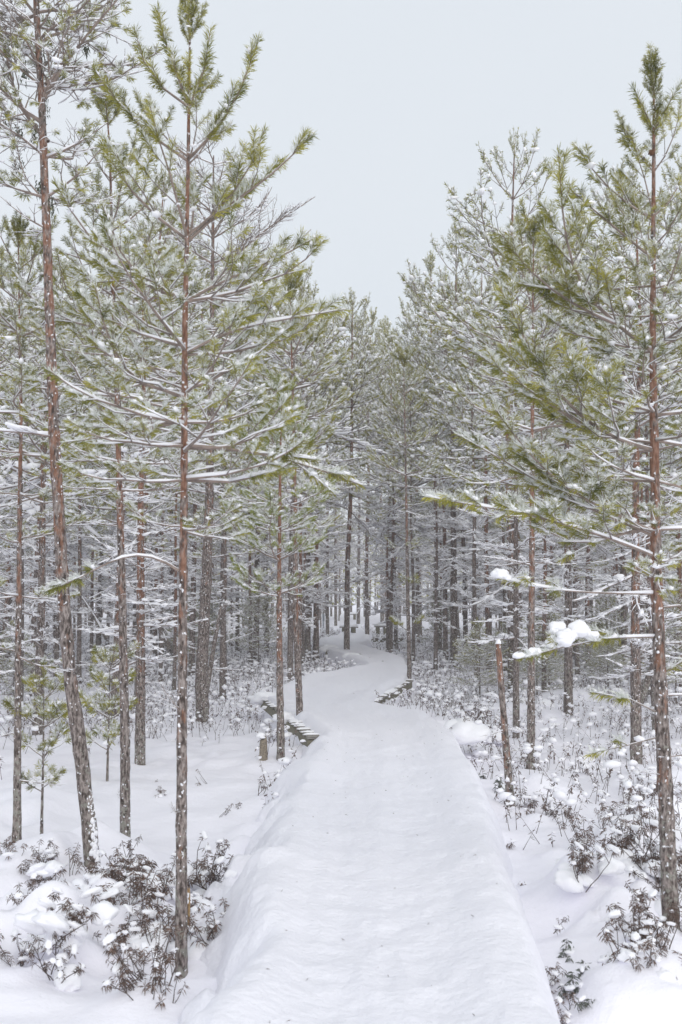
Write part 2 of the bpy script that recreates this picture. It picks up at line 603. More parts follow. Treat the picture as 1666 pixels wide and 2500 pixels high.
def grow(sk, pts, lvl, p, rnd, r0=None):
    pts = np.asarray(pts, float)
    seg = np.linalg.norm(np.diff(pts, axis=0), axis=1)
    L = seg.sum(); s = np.concatenate([[0], np.cumsum(seg)])
    if r0 is None:
        r0 = .0022 + .0085 * L
    rad = r0 * (1 - .8 * (s / L)) + .0008
    sk.wood.append((pts, rad))
    n = len(pts) - 1
    nl = p['needle'] if lvl == 0 else p['needle'] * .8
    for i in range(n):
        st = max(s[i], L - nl)
        if nl > 0 and st < s[i + 1] - .012 and rnd.random() > p.get('thin', 0):
            f = (st - s[i]) / (s[i + 1] - s[i])
            sk.shoots.append((pts[i] * (1 - f) + pts[i + 1] * f, pts[i + 1]))
    if lvl >= p.get('maxlvl', 2):
        return
    for i in range(1, n):
        T = unit(pts[i + 1] - pts[i - 1])
        H = np.cross(T, [0, 0, 1.0])
        H = unit(H) if np.linalg.norm(H) > .2 else unit(np.array([rnd.gauss(0, 1), rnd.gauss(0, 1), 0]))
        rem = L - s[i]
        if s[i] < p.get('bare', .12) * L:
            continue
        sides = [1, -1] if rnd.random() < p.get('pair', .8) else [rnd.choice([1, -1])]
        if lvl == 0 and rnd.random() < .4:
            sides.append(0)
        sk.forks.append(pts[i])
        for sd_ in sides:
            l2 = rem * rnd.uniform(.42, .78) * p.get('spread', 1)
            if lvl == 1:
                l2 *= .9
                if rnd.random() < p.get('skip', .3):
                    continue
            l2 = max(l2, p.get('minlen', .12) * rnd.uniform(.7, 1.3))
            if l2 < .045:
                l2 = .05
            a = math.radians(rnd.uniform(32, 55))
            if sd_ == 0:
                d = T * math.cos(a) + np.array([0, 0, 1]) * math.sin(a) * rnd.choice([1, 1, -.4]); l2 *= .55
            else:
                d = T * math.cos(a) + H * sd_ * math.sin(a) + np.array([0, 0, rnd.uniform(-.12, .16)])
            d = unit(d)
            m = max(1, int(round(l2 / p['seg'] / (.85 if lvl else .9))))
            sub = axis_pts(pts[i], d, l2, m, p['trop'] * .8, p['jit'], rnd)
            grow(sk, sub, lvl + 1, p, rnd, r0=max(.0014, rad[i] * .5))


KIN = {
    # L, elevation in degrees, parameters
    'top':  (.50, 58, dict(seg=.17, trop=.25, jit=.05, needle=.60, pair=.6, bare=.0, skip=.6)),
    'up':   (.85, 32, dict(seg=.20, trop=.42, jit=.12, needle=.26, pair=.65, skip=.45, minlen=.15)),
    'mid':  (1.10, 8, dict(seg=.20, trop=.26, jit=.19, needle=.15, pair=.65, skip=.45, minlen=.14)),
    'low':  (1.10, -6, dict(seg=.20, trop=.20, jit=.21, needle=.12, pair=.65, bare=.25, minlen=.13, skip=.4)),
    'dead': (.80, -4, dict(seg=.10, trop=.05, jit=.16, needle=0, pair=.6, bare=.1, spread=.8, minlen=.05)),
    'bare': (.95, 30, dict(seg=.10, trop=.15, jit=.18, needle=0, pair=.8, bare=.15, minlen=.05, skip=0)),
    'old':  (1.15, 14, dict(seg=.12, trop=.16, jit=.30, needle=.085, pair=.8, bare=.1, thin=.7, minlen=.06, skip=.25)),
    'sap':  (.30, 30, dict(seg=.08, trop=.20, jit=.10, needle=.05, pair=.7, bare=.2, maxlvl=1, minlen=.05)),
}


def needles(shoots, npm, nlen, nwid, frost=.34, rs=0, cap_n=400000):
    """thin triangles along every shoot; those on the upper side carry snow"""
    g = np.random.default_rng(rs)
    P0 = np.array([a for a, b in shoots]); P1 = np.array([b for a, b in shoots])
    ln = np.linalg.norm(P1 - P0, axis=1)
    cnt = (ln * npm * .85 + npm * .035).astype(int)
    idx = np.repeat(np.arange(len(shoots)), cnt)
    n = len(idx)
    t = 1 - g.random(n) ** 1.15
    T = (P1 - P0) / (ln[:, None] + 1e-9)
    T = T[idx]
    A = P0[idx] + (P1 - P0)[idx] * t[:, None]
    ref = np.where(np.abs(T[:, 2:3]) > .9, np.array([[1.0, 0, 0]]), np.array([[0, 0, 1.0]]))
    U = np.cross(T, ref); U /= np.linalg.norm(U, axis=1, keepdims=True)
    W = np.cross(U, T)
    ph = g.random(n) * 2 * PI
    sp = np.radians(g.uniform(14, 78, n))
    R = np.cos(ph)[:, None] * U + np.sin(ph)[:, None] * W
    D = T * np.cos(sp)[:, None] + R * np.sin(sp)[:, None]
    D[:, 2] -= .08
    D /= np.linalg.norm(D, axis=1, keepdims=True)
    ll = nlen * g.uniform(.7, 1.12, n)
    X = np.cross(D, g.normal(0, 1, (n, 3))); X /= np.linalg.norm(X, axis=1, keepdims=True)
    w = (nwid * .5)
    B0 = A + X * w; B1 = A - X * w
    Mid = A + D * (ll * .55)[:, None]
    V = np.stack([A, Mid + X * w, A + D * ll[:, None], Mid - X * w], 1).reshape(-1, 3)
    F = np.arange(n * 4).reshape(-1, 4)
    up = R[:, 2] * np.sqrt(np.clip(1 - T[:, 2] ** 2, 0, 1))
    m = ((up > .05) & (g.random(n) < frost * 1.75)).astype(int)
    return V, F, m


def wood_geo(sk, sides, minr=0.0):
    g = Geo()
    for k, (pts, rad) in enumerate(sk.wood):
        g.add(*tube(pts, np.maximum(rad, minr), sides, cap=False), 0 if rad[0] < .007 else 1)
    return g


def snow_geo(sk, amount=1.0, sides=5, shoot_p=.7, base=ICO1, rs=0, fat=1.0):
    g = Geo()
    r = random.Random(rs)
    for pts, rad in sk.wood:
        n = len(pts)
        if n < 2:
            continue
        d = np.gradient(pts, axis=0); d /= np.linalg.norm(d, axis=1, keepdims=True) + 1e-9
        flat = np.clip(1.25 - np.abs(d[:, 2]) * 1.5, 0, 1)
        hs = (.0045 + .62 * rad) * amount * flat * np.array([r.uniform(.35, 1.5) if r.random() > .15 else .1 for _ in range(n)])
        if hs.max() < .002:
            continue
        q = pts + np.array([0, 0, 1.0]) * (rad * .55 + hs * .55)[:, None]
        g.add(*tube(q, np.maximum(hs, .0008), sides, cap=True, nz=.1))
    C = []; A = []; S = []
    for a, b in sk.shoots:
        if r.random() > shoot_p:
            continue
        v = b - a; L = np.linalg.norm(v)
        pit = math.asin(max(-1, min(1, v[2] / (L + 1e-9))))
        if pit > 1.1:
            continue
        k = math.cos(pit)
        for q in range(2 if L > .13 and base is ICO1 and sides > 3 else 1):
            C.append(a + v * r.uniform(.35, 1.05) + np.array([r.gauss(0, .006), r.gauss(0, .006), .012 * fat]))
            A.append((math.atan2(v[1], v[0]), pit))
            w = .016 * r.uniform(.45, 1.0) * fat * (1.35 if r.random() < .12 else 1)
            S.append((w * r.uniform(1.0, 1.7), w, w * .8 * k))
    for f in sk.forks:
        if r.random() < .13 * amount:
            C.append(f + np.array([0, 0, .012])); A.append((r.random() * 6, 0)); q = r.uniform(.014, .030) * fat
            S.append((q * 1.5, q * .9, q * .55))
    if C:
        V, F = blobs(C, np.array(A), np.array(S), base, .24)
        g.add(V, F)
    return g


SKEL = {}
for kname, (L, el, p) in KIN.items():
    SKEL[kname] = []
    for v in range(6):
        rnd = random.Random(100 + v * 17 + len(kname))
        e = math.radians(el + rnd.uniform(-7, 7))
        sk = Sk()
        n = int(round(L / p['seg']))
        pts = axis_pts((0, 0, 0), (math.cos(e), 0, math.sin(e)), L, n, p['trop'], p['jit'] * .6, rnd)
        grow(sk, pts, 0, p, rnd)
        SKEL[kname].append(sk)

NEAR = {}
for kname, lst in SKEL.items():
    NEAR[kname] = []
    for v, sk in enumerate(lst):
        am = 1.0 if kname not in ('top',) else .7
        w = wood_geo(sk, 5).mesh('limb_wood', [M_TWIG, M_LIMB], True)
        nd = None
        if sk.shoots:
            V, F, m = needles(sk.shoots, 680, .060, .0050, {'top': .28, 'up': .46, 'mid': .60, 'low': .68}.get(kname, .4), v)
            nd = mk_mesh('needles', V, F, [M_NEEDLE, M_FROST], m)
        sn = snow_geo(sk, am, shoot_p={'top': .3, 'up': .6, 'mid': .85, 'low': .95}.get(kname, .8), rs=v, fat=1.25).mesh('snow', [M_SNOW], True)
        NEAR[kname].append((w, nd, sn))

GREEN_CACHE = {}


def fresh(me):
    if me.name not in GREEN_CACHE:
        m2 = me.copy()
        m2.materials[0] = M_NEEDLE_FRESH
        GREEN_CACHE[me.name] = m2
    return GREEN_CACHE[me.name]


def set_branch(tree, base, kname, v, az, sc, green=False, name='branch', tilt=0):
    w, nd, sn = NEAR[kname][v % 6]
    o = obj(name, w, tree, base, 0, sc)
    o.rotation_euler = (0, -tilt, az)
    if nd is not None:
        c = obj('needles', fresh(nd) if green else nd, o)
    s = obj('snow', sn, o)
    return o


def resample(pts, step):
    pts = np.asarray(pts, float)
    # smooth Catmull-like interpolation through the given points
    s = np.concatenate([[0], np.cumsum(np.linalg.norm(np.diff(pts, axis=0), axis=1))])
    n = max(2, int(s[-1] / step) + 1)
    t = np.linspace(0, s[-1], n)
    out = np.stack([np.interp(t, s, pts[:, k]) for k in range(3)], -1)
    for _ in range(3):
        if n > 4:
            out[1:-1] = (out[:-2] + out[1:-1] * 2 + out[2:]) / 4
    return out


def trunk_mesh(pts, r0, r1, mat, sides=14, flare=1.35, rough=.09, knots=True, step=.05, seed=0):
    P = resample(pts, step)
    n = len(P)
    s = np.linspace(0, 1, n)
    h = P[:, 2] - P[0, 2]
    rad = r0 + (r1 - r0) * s ** 1.05
    rad = rad * (1 + (flare - 1) * np.exp(-h / .16))
    rr = random.Random(seed)
    if knots:
        k = 0.0
        while k < h[-1]:
            rad = rad * (1 + .09 * np.exp(-((h - k) / .02) ** 2))
            k += rr.uniform(.18, .34)
    a = np.arange(sides) * 2 * PI / sides
    ang, hh = np.meshgrid(a, h)
    bumpy = 1 + rough * vnoise(np.cos(ang) * 2.2 + seed, hh * 9 + np.sin(ang) * 2.2, seed) + rough * .7 * vnoise(np.cos(ang) * 5 + seed, hh * 26 + np.sin(ang) * 5, seed + 1)
    V = np.stack([P[:, 0:1] + rad[:, None] * bumpy * np.cos(ang), P[:, 1:2] + rad[:, None] * bumpy * np.sin(ang), np.repeat(P[:, 2:3], sides, 1)], -1).reshape(-1, 3)
    i = np.arange(n - 1)[:, None] * sides; j = np.arange(sides)[None, :]; k2 = (j + 1) % sides
    F = np.stack([i + j, i + k2, i + sides + k2, i + sides + j], -1).reshape(-1, 4)
    V = np.vstack([V, P[-1]]); top = len(V) - 1
    Ft = np.concatenate([F[:, [0, 1, 2]], F[:, [0, 2, 3]], np.stack([(n - 1) * sides + np.arange(sides), (n - 1) * sides + (np.arange(sides) + 1) % sides, np.full(sides, top)], -1)])
    return mk_mesh('trunk', V, Ft, [mat], None, True), P, rad


def trunk_snow(P, rad, count, side_az, seed, strip=0.0, big=.0075):
    """lumps of snow stuck to the bark, and a plastered strip low on the weather side"""
    g = Geo(); r = random.Random(seed)
    C, A, S = [], [], []
    n = len(P)
    for _ in range(int(count * .42)):
        if _ % 5 == 0:
            ic = r.randrange(0, int(n * .8)); ac = side_az + r.gauss(0, .8)
        i = min(n - 1, max(0, ic + r.randint(-2, 2))); az = ac + r.gauss(0, .25)
        c = P[i] + np.array([math.cos(az), math.sin(az), 0]) * rad[i] * 1.0
        q = r.uniform(.1, 1) ** 2.5 * big + .002
        C.append(c); A.append((az, 0)); S.append((q * .6, q * r.uniform(.6, 1.2), q * r.uniform(.7, 1.5)))
    if strip > 0:
        for i in range(n):
            h = P[i, 2] - P[0, 2]
            if h > strip:
                break
            for _ in range(9):
                az = side_az + r.gauss(0, .36)
                q = r.uniform(.008, .022) * (1.25 - h / strip)
                C.append(P[i] + np.array([math.cos(az), math.sin(az), 0]) * rad[i] * .96 + np.array([0, 0, r.uniform(-.03, .03)])); A.append((az, 0)); S.append((q * .7, q * r.uniform(.7, 1.3), q * r.uniform(1, 2)))
    V, F = blobs(C, np.array(A), np.array(S), ICO1, .18)
    g.add(V, F)
    return g.mesh('snow', [M_SNOW], True)


def px_line(lst, d):
    return [atd(a, b, d) for a, b in lst]


def base_point(px, py):
    """where the ray through a photo pixel first meets the snow"""
    d = ray(px, py)
    if d[2] >= -.012:
        return at(px, min(py, 1560), -.3)
    t0 = (-.02 - CAMZ) / d[2]; t1 = (-.62 - CAMZ) / d[2]
    t = np.linspace(t0, t1, 160)
    X = d[0] * t; Y = d[1] * t; Z = CAMZ + d[2] * t
    hit = np.nonzero(Z <= ground(X, Y))[0]
    i = int(hit[0]) if len(hit) else 159
    return np.array([X[i], Y[i], Z[i]])



def px_line(lst, d):
    return [atd(a, b, d) for a, b in lst]


def base_point(px, py):
    z = -0.4
    for _ in range(4):
        p = at(px, py, z)
        z = gz(p[0], p[1])
    return at(px, py, z)


def hero(label, stem, width, top_r=.004, mat=None, crown=None, limbs=(), green=False, dist=None, seed=0, snowcount=60, side=-1.4,
         strip=0, dead=(), name='pine_tree', cat='pine tree', extra_top=None, group=None, leader=True, sides=14, twist=0):
    """stem: photo pixels from the foot up. crown: list of (py, n branches, kind, scale)"""
    b = base_point(*stem[0])
    d = b[1] if dist is None else dist
    pts = px_line(stem, d)
    if dist is None:
        pts[0] = b
    pts = [np.array(p) for p in pts]
    if extra_top is not None:
        pts.append(pts[-1] + np.array(extra_top))
    org = pts[0].copy()
    foot = org + np.array([0, 0, -.22])
    t = thing(name, label, cat, tuple(org), group)
    loc = [p - org for p in [foot] + pts]
    r0 = width / 2 * d / FPX
    me, P, rad = trunk_mesh(loc, r0, top_r, mat or M_BARK, sides=sides, seed=seed)
    tr = obj('trunk', me, t)
    if snowcount or strip:
        obj('snow', trunk_snow(P, rad, snowcount, side, seed, strip), tr)
    rnd = random.Random(seed * 7 + 1)

    def on_stem(py):
        # height on the stem that shows at row py
        zz = atd(0, py, d)[2] - org[2]
        i = int(np.argmin(np.abs(P[:, 2] - zz)))
        return P[i], i
    last_az = rnd.random() * 6
    for (py, nb, kn, sc) in (crown or ()):
        p0, i = on_stem(py)
        last_az += rnd.uniform(.4, 1.2)
        for k in range(nb):
            az = last_az + k * 2 * PI / nb + rnd.uniform(-.3, .3)
            set_branch(t, tuple(p0 + np.array([0, 0, rnd.uniform(-.03, .03)])), kn, rnd.randrange(6), az, sc * rnd.uniform(.82, 1.15), green)
    for (py, az, kn, sc) in dead:
        p0, i = on_stem(py)
        set_branch(t, tuple(p0), kn, rnd.randrange(6), az, sc, green)
    if snowcount > 30:
        hlow = P[:, 2].max()
        for k in range(9):
            i = int(np.argmin(np.abs(P[:, 2] - rnd.uniform(.3, .62 * hlow))))
            set_branch(t, tuple(P[i]), rnd.choice(['dead', 'dead', 'bare']), rnd.randrange(6), rnd.random() * 6.28, rnd.uniform(.08, .34))
    if leader:
        p0 = P[-1]
        for k in range(5):
            e = k * 1.3
            set_branch(t, tuple(p0 - np.array([0, 0, .10])), 'top', k, e, .42, green, tilt=.25)
        set_branch(t, tuple(p0 - np.array([0, 0, .16])), 'top', seed % 6, 1.0, .62, green, tilt=.5)
    for li, L in enumerate(limbs):
        par = dict(KIN[L.get('kind', 'mid')][2]); par.update(L.get('par', {}))
        if par['needle'] > .1 and L.get('kind') in ('up', 'mid'):
            par['skip'] = .2; par['pair'] = .9; par['needle'] = max(.15, par['needle'] * .55); par['seg'] = .15; par['spread'] = par.get('spread', 1) * 1.15
        pp = []
        for q in L['pts']:
            pp.append(atd(q[0], q[1], d + (q[2] if len(q) > 2 else 0)) - org)
        pp = np.array(pp)
        start = pp[0].copy()
        pts2 = resample(pp - start, par['seg'])
        sk = Sk(); rr = random.Random(seed * 31 + li)
        grow(sk, pts2, 0, par, rr, r0=L.get('r', .012) * .72)
        o = obj('limb', wood_geo(sk, 6).mesh('limb_wood', [M_TWIG, M_LIMB], True), t, tuple(start))
        if sk.shoots:
            V, F, m = needles(sk.shoots, L.get('npm', 640), .060, .0046, L.get('frost', .58 if L.get('kind') in ('mid', 'low') else .40), li)
            obj('needles', mk_mesh('needles', V, F, [M_NEEDLE_FRESH if green else M_NEEDLE, M_FROST], m), o)
        g = snow_geo(sk, L.get('snow', 1.1), shoot_p=.6, rs=li, fat=L.get('fat', 1))
        for c in L.get('clumps', ()):
            q = atd(c[0], c[1], d + c[3]) - org - start
            for kk in range(4):
                g.add(*cushion(q + np.array([rr.uniform(-.5, .5) * c[2], rr.uniform(-.4, .4) * c[2], rr.uniform(-.45, .35) * c[2]]), np.array([1.0, .8, .8]) * c[2] * rr.uniform(.5, 1), 1.0, ICO3, li * 7 + kk, .8))
        obj('snow', g.mesh('snow', [M_SNOW], True), o)
    return t, P, org, d


# ---------------------------------------------------------------- snow-covered ground and path
def build_ground():
    ys = np.concatenate([np.linspace(-10, 1.4, 14), np.geomspace(1.6, 95, 500), [110, 140, 200, 320]])
    u = np.concatenate([[-16, -7, -3.5, -2.2, -1.6, -1.3], np.linspace(-1.1, 1.1, 270), [1.3, 1.6, 2.2, 3.5, 7, 16]])
    U, Y = np.meshgrid(u, ys)
    X = U * (0.33 * np.maximum(Y, 0) + 2.3)
    S = sdf(X, Y)
    Z = ground(X, Y, S)
    ny, nx = Y.shape
    V = np.stack([X, Y, Z], -1).reshape(-1, 3)
    i = np.arange(ny - 1)[:, None] * nx; j = np.arange(nx - 1)[None, :]
    F = np.stack([i + j, i + j + 1, i + nx + j + 1, i + nx + j], -1).reshape(-1, 4)
    structure('snow_ground', mk_mesh('snow_ground', V, F, [M_GROUND], None, True))
    # the trodden path, a thick layer of snow on the boardwalk
    ys = np.concatenate([np.linspace(-4, 1.5, 60), np.geomspace(1.52, 74, 520)])
    u = np.linspace(-1, 1, 330)
    U, Y = np.meshgrid(u, ys)
    X = U * (0.095 * np.maximum(Y, 0) + .95) + .012 * Y
    S = sdf(X, Y)
    Z = path_h(X, Y, S)
    keep = S < .34
    ny, nx = Y.shape
    idx = np.arange(ny * nx).reshape(ny, nx)
    q = keep[:-1, :-1] & keep[1:, :-1] & keep[:-1, 1:] & keep[1:, 1:]
    F = np.stack([idx[:-1, :-1][q], idx[:-1, 1:][q], idx[1:, 1:][q], idx[1:, :-1][q]], -1)
    used = np.unique(F)
    remap = -np.ones(ny * nx, int); remap[used] = np.arange(len(used))
    V = np.stack([X, Y, Z], -1).reshape(-1, 3)[used]
    structure('path', mk_mesh('path', V, remap[F], [M_PATH], None, True))


build_ground()


# ---------------------------------------------------------------- boardwalk edges that show from under the snow
def box_arr(c, s, ax=None):
    c = np.array(c, float); s = np.array(s, float) / 2
    q = np.array([[x, y, z] for x in (-1, 1) for y in (-1, 1) for z in (-1, 1)]) * s
    F = np.array([[0, 1, 3, 2], [4, 6, 7, 5], [0, 4, 5, 1], [2, 3, 7, 6], [0, 2, 6, 4], [1, 5, 7, 3]])
    return q + c, F


def bevel_box_mesh(name, s, mat, bev=.006):
    import bmesh
    bm = bmesh.new()
    bmesh.ops.create_cube(bm, size=1)
    bmesh.ops.scale(bm, vec=s, verts=bm.verts)
    bmesh.ops.bevel(bm, geom=bm.edges[:], offset=bev, segments=1, affect='EDGES')
    me = bpy.data.meshes.new(name)
    bm.to_mesh(me); bm.free()
    me.materials.append(mat)
    return me


PLANK_ME = [bevel_box_mesh('plank', (.135, .62, .045), M_PLANK), bevel_box_mesh('plank', (.128, .60, .042), M_PLANK)]


def boardwalk(label, pa, pb, inward, z=-.06, over=.13, beam=True, bury=(), group='boardwalk edges beside the path'):
    A = at(*pa, z); B = at(*pb, z)
    v = (B - A)[:2]; L = np.linalg.norm(v); v = v / L
    nrm = np.array([-v[1], v[0]])
    if np.dot(nrm, inward) < 0:
        nrm = -nrm
    t = thing('boardwalk', label, 'boardwalk', (A[0], A[1], z), group)
    az = math.atan2(v[1], v[0])
    rnd = random.Random(int(pa[0]))
    n = int(L / .155)
    for i in range(n):
        c = v * (i + .5) * .155 + nrm * (.31 - over + rnd.uniform(-.015, .015))
        o = obj('plank', PLANK_ME[i % 2], t, (c[0], c[1], rnd.uniform(-.004, .004)), az + rnd.gauss(0, .012))
        if rnd.random() < .6:      # strips of snow left on the plank ends
            w = rnd.uniform(.03, .07)
            V, F = cushion((0, 0, .02), (w, .11, .02), 1, ICO2, i)
            # the plank's own frame: its outer end is at -Y when inward is +Y
            sgn = -1 if np.dot(nrm, [-math.sin(az), math.cos(az)]) > 0 else 1
            V[:, 1] += sgn * .235; V[:, 0] += rnd.choice([-.05, .05])
            obj('snow', mk_mesh('snow', V, F, [M_SNOW], None, True), o)
    if bury:
        gb = Geo()
        for f, q in bury:
            for k in range(4):
                c = v * L * f + v * rnd.uniform(-.6, .6) * q + nrm * rnd.uniform(-.12, .12)
                gb.add(*cushion((c[0], c[1], rnd.uniform(-.02, .03)), np.array([1, 1, .55]) * q * rnd.uniform(.6, 1), 1.0, ICO3, int(f * 90) + k, .9))
        obj('snow', gb.mesh('snow', [M_SNOW], True), t)
    if beam:
        for k, off in enumerate((-.05, .25)):
            c = v * L / 2 + nrm * off
            obj('beam', bevel_box_mesh('beam', (L * .985, .09, .12), M_BEAM, .008), t, (c[0], c[1], -.085), az)
        m = max(2, int(L / 1.5))
        for i in range(m):
            c = v * (L * (i + .5) / m) + nrm * .10
            obj('post', bevel_box_mesh('post', (.11, .11, .5), M_BEAM, .008), t, (c[0], c[1], -.37), az)
    return t


boardwalk('grey plank edge of boardwalk right of the path by the thin crooked pine', (897, 1716), (996, 1660), (-.6, 1))
boardwalk('grey plank end of boardwalk sticking out behind the pair of slim pines', (772, 1801), (650, 1704), (.8, 1), over=.09, bury=((.40, .16), (.95, .25)))
boardwalk('snowy plank edge of boardwalk behind the straight red trunk where path bends left', (906, 1622), (780, 1580), (.3, 1), over=.08, bury=((.35, .2), (.8, .3)))
boardwalk('short far boardwalk edge left of the path near the leaning red trunk', (838, 1556), (786, 1556), (0, 1), beam=True)
boardwalk('far boardwalk edge under the small bench on the right', (980, 1559), (908, 1558), (0, 1), beam=True)


def bench(label, px, py, w, h, az=0, back=False):
    p = at(px, py, -.02)
    t = thing('bench', label, 'bench', tuple(p))
    t.rotation_euler = (0, 0, az)
    for k in range(3):
        obj('seat_board', bevel_box_mesh('board', (w, .12, .05), M_PLANK), t, (0, (k - 1) * .13, h))
    for sx in (-1, 1):
        obj('leg', bevel_box_mesh('leg', (.16, .34, h - .026), M_BEAM), t, (sx * w * .26, 0, (h - .026) / 2))
    V, F = cushion((0, 0, h + .03), (w * .52, .2, .12), .9, ICO3, int(px))
    obj('snow', mk_mesh('snow', V, F, [M_SNOW], None, True), t)
    return t


bench('low wooden bench capped with snow right of the path, far back', 932, 1549, .62, .34)
bench('low snow-capped wooden bench left of the path, behind the straight trunk', 852, 1545, .8, .25, .2)
bench('farthest small snow-covered bench at the end of the path', 858, 1514, .9, .4, -.1)
p = at(790, 1545, -.2)
t = thing('signpost', 'narrow blue-grey post beside the red trunk left of the path', 'post', tuple(p))
obj('post', bevel_box_mesh('post', (.10, .10, .95), M_POST), t, (0, 0, .475))
obj('board', bevel_box_mesh('board', (.03, .22, .3), M_POST), t, (.05, -.05, .75))

# ---------------------------------------------------------------- the near pines
OLD = dict(kind='old', r=.022)
# leaning pine at the left
hero('leaning bare-stemmed pine with rust-red bark and snow plastered on its foot, left foreground',
     [(228, 2115), (205, 1900), (172, 1650), (157, 1480), (133, 1062), (117, 640), (106, 340), (92, 60), (84, -90)], 37, .02, M_BARK,
     crown=[(560, 1, 'dead', .6), (480, 2, 'old', .6), (385, 2, 'old', .8), (300, 2, 'old', .8), (215, 3, 'old', .9), (165, 3, 'bare', .8), (110, 3, 'old', 1), (70, 3, 'bare', .8), (40, 3, 'old', 1), (0, 3, 'bare', 1), (-40, 4, 'old', 1.1)],
     limbs=[dict(pts=[(128, 1066), (100, 1055), (50, 1052), (-10, 1060, -.1), (-60, 1040, -.2)], kind='dead', r=.014, snow=1.9),
            dict(pts=[(104, 300), (60, 280, -.1), (20, 240, -.2), (-30, 180, -.3)], **OLD),
            dict(pts=[(118, 345), (80, 310, .1), (32, 230, .1), (15, 120, .1), (-10, 20, .1)], **OLD),
            dict(pts=[(110, 240), (150, 165, -.1), (190, 115, -.2), (240, 50, -.3), (290, 0, -.3), (320, -40, -.4)], **OLD),
            dict(pts=[(112, 205), (160, 160, .1), (230, 155, .1), (300, 158, .2), (345, 160, .2)], **OLD),
            dict(pts=[(115, 385), (170, 365, -.1), (215, 345, -.1), (262, 300, -.1)], kind='old', r=.014),
            dict(pts=[(117, 480), (170, 450, -.1), (210, 420, -.1), (245, 365, -.2)], kind='old', r=.014),
            dict(pts=[(117, 485), (70, 470, -.1), (10, 455, -.1), (-40, 430, -.1)], kind='old', r=.014),
            dict(pts=[(116, 560), (70, 540, -.1), (20, 500, -.1), (2, 480, -.1)], kind='bare', r=.009)],
     dead=[(1250, 3.0, 'dead', .15), (1500, .3, 'dead', .12), (700, 2.6, 'dead', .3)],
     seed=1, snowcount=120, side=-.6, strip=.75, leader=False)
# tall lichen beards on that tree are small dark tufts: part of its crown
beard = Geo()
bd = base_point(228, 2115)
rb = random.Random(5)
for (bx, by, bs) in [(110, 130, .07), (108, 270, .08), (155, 160, .05), (85, 330, .045), (45, 325, .05), (20, 290, .05), (45, 400, .06), (150, 185, .04), (95, 455, .05), (125, 500, .06), (210, 120, .03), (60, 180, .05)]:
    c = atd(bx, by, bd[1]) - bd
    for k in range(55):
        q = c + np.array([rb.gauss(0, .35), rb.gauss(0, .35), rb.gauss(0, .7)]) * bs
        e = q + np.array([rb.gauss(0, .012), rb.gauss(0, .012), -rb.uniform(.015, .05)])
        beard.add([q + [.004, 0, 0], q - [.004, 0, 0], e], [[0, 1, 2]])
lt = [o for o in COL.objects if o.name == 'pine_tree'][0]
bo = obj('lichen_beard', beard.mesh('lichen', [M_LICHEN]), lt)
bo['label'] = 'dark tufts of beard lichen hanging in the upper crown'

# second left pine
hero('slim pine between the leaning pine and the tall green-topped pine',
     [(306, 2068), (306, 1800), (300, 1500), (287, 1000), (276, 700), (269, 372), (255, 190)], 26, .004, M_BARK,
     crown=[(300, 4, 'top', .8), (445, 4, 'up', .6), (560, 4, 'up', .75), (640, 5, 'mid', .7), (720, 5, 'mid', .8), (800, 5, 'mid', .85), (880, 5, 'low', .85), (960, 5, 'low', .9),
            (1040, 4, 'low', .85), (1120, 4, 'low', .7), (1200, 3, 'low', .6)],
     dead=[(1280, 3.3, 'dead', .4), (1700, 2.8, 'dead', .1)], seed=2, snowcount=110, side=-1.2)
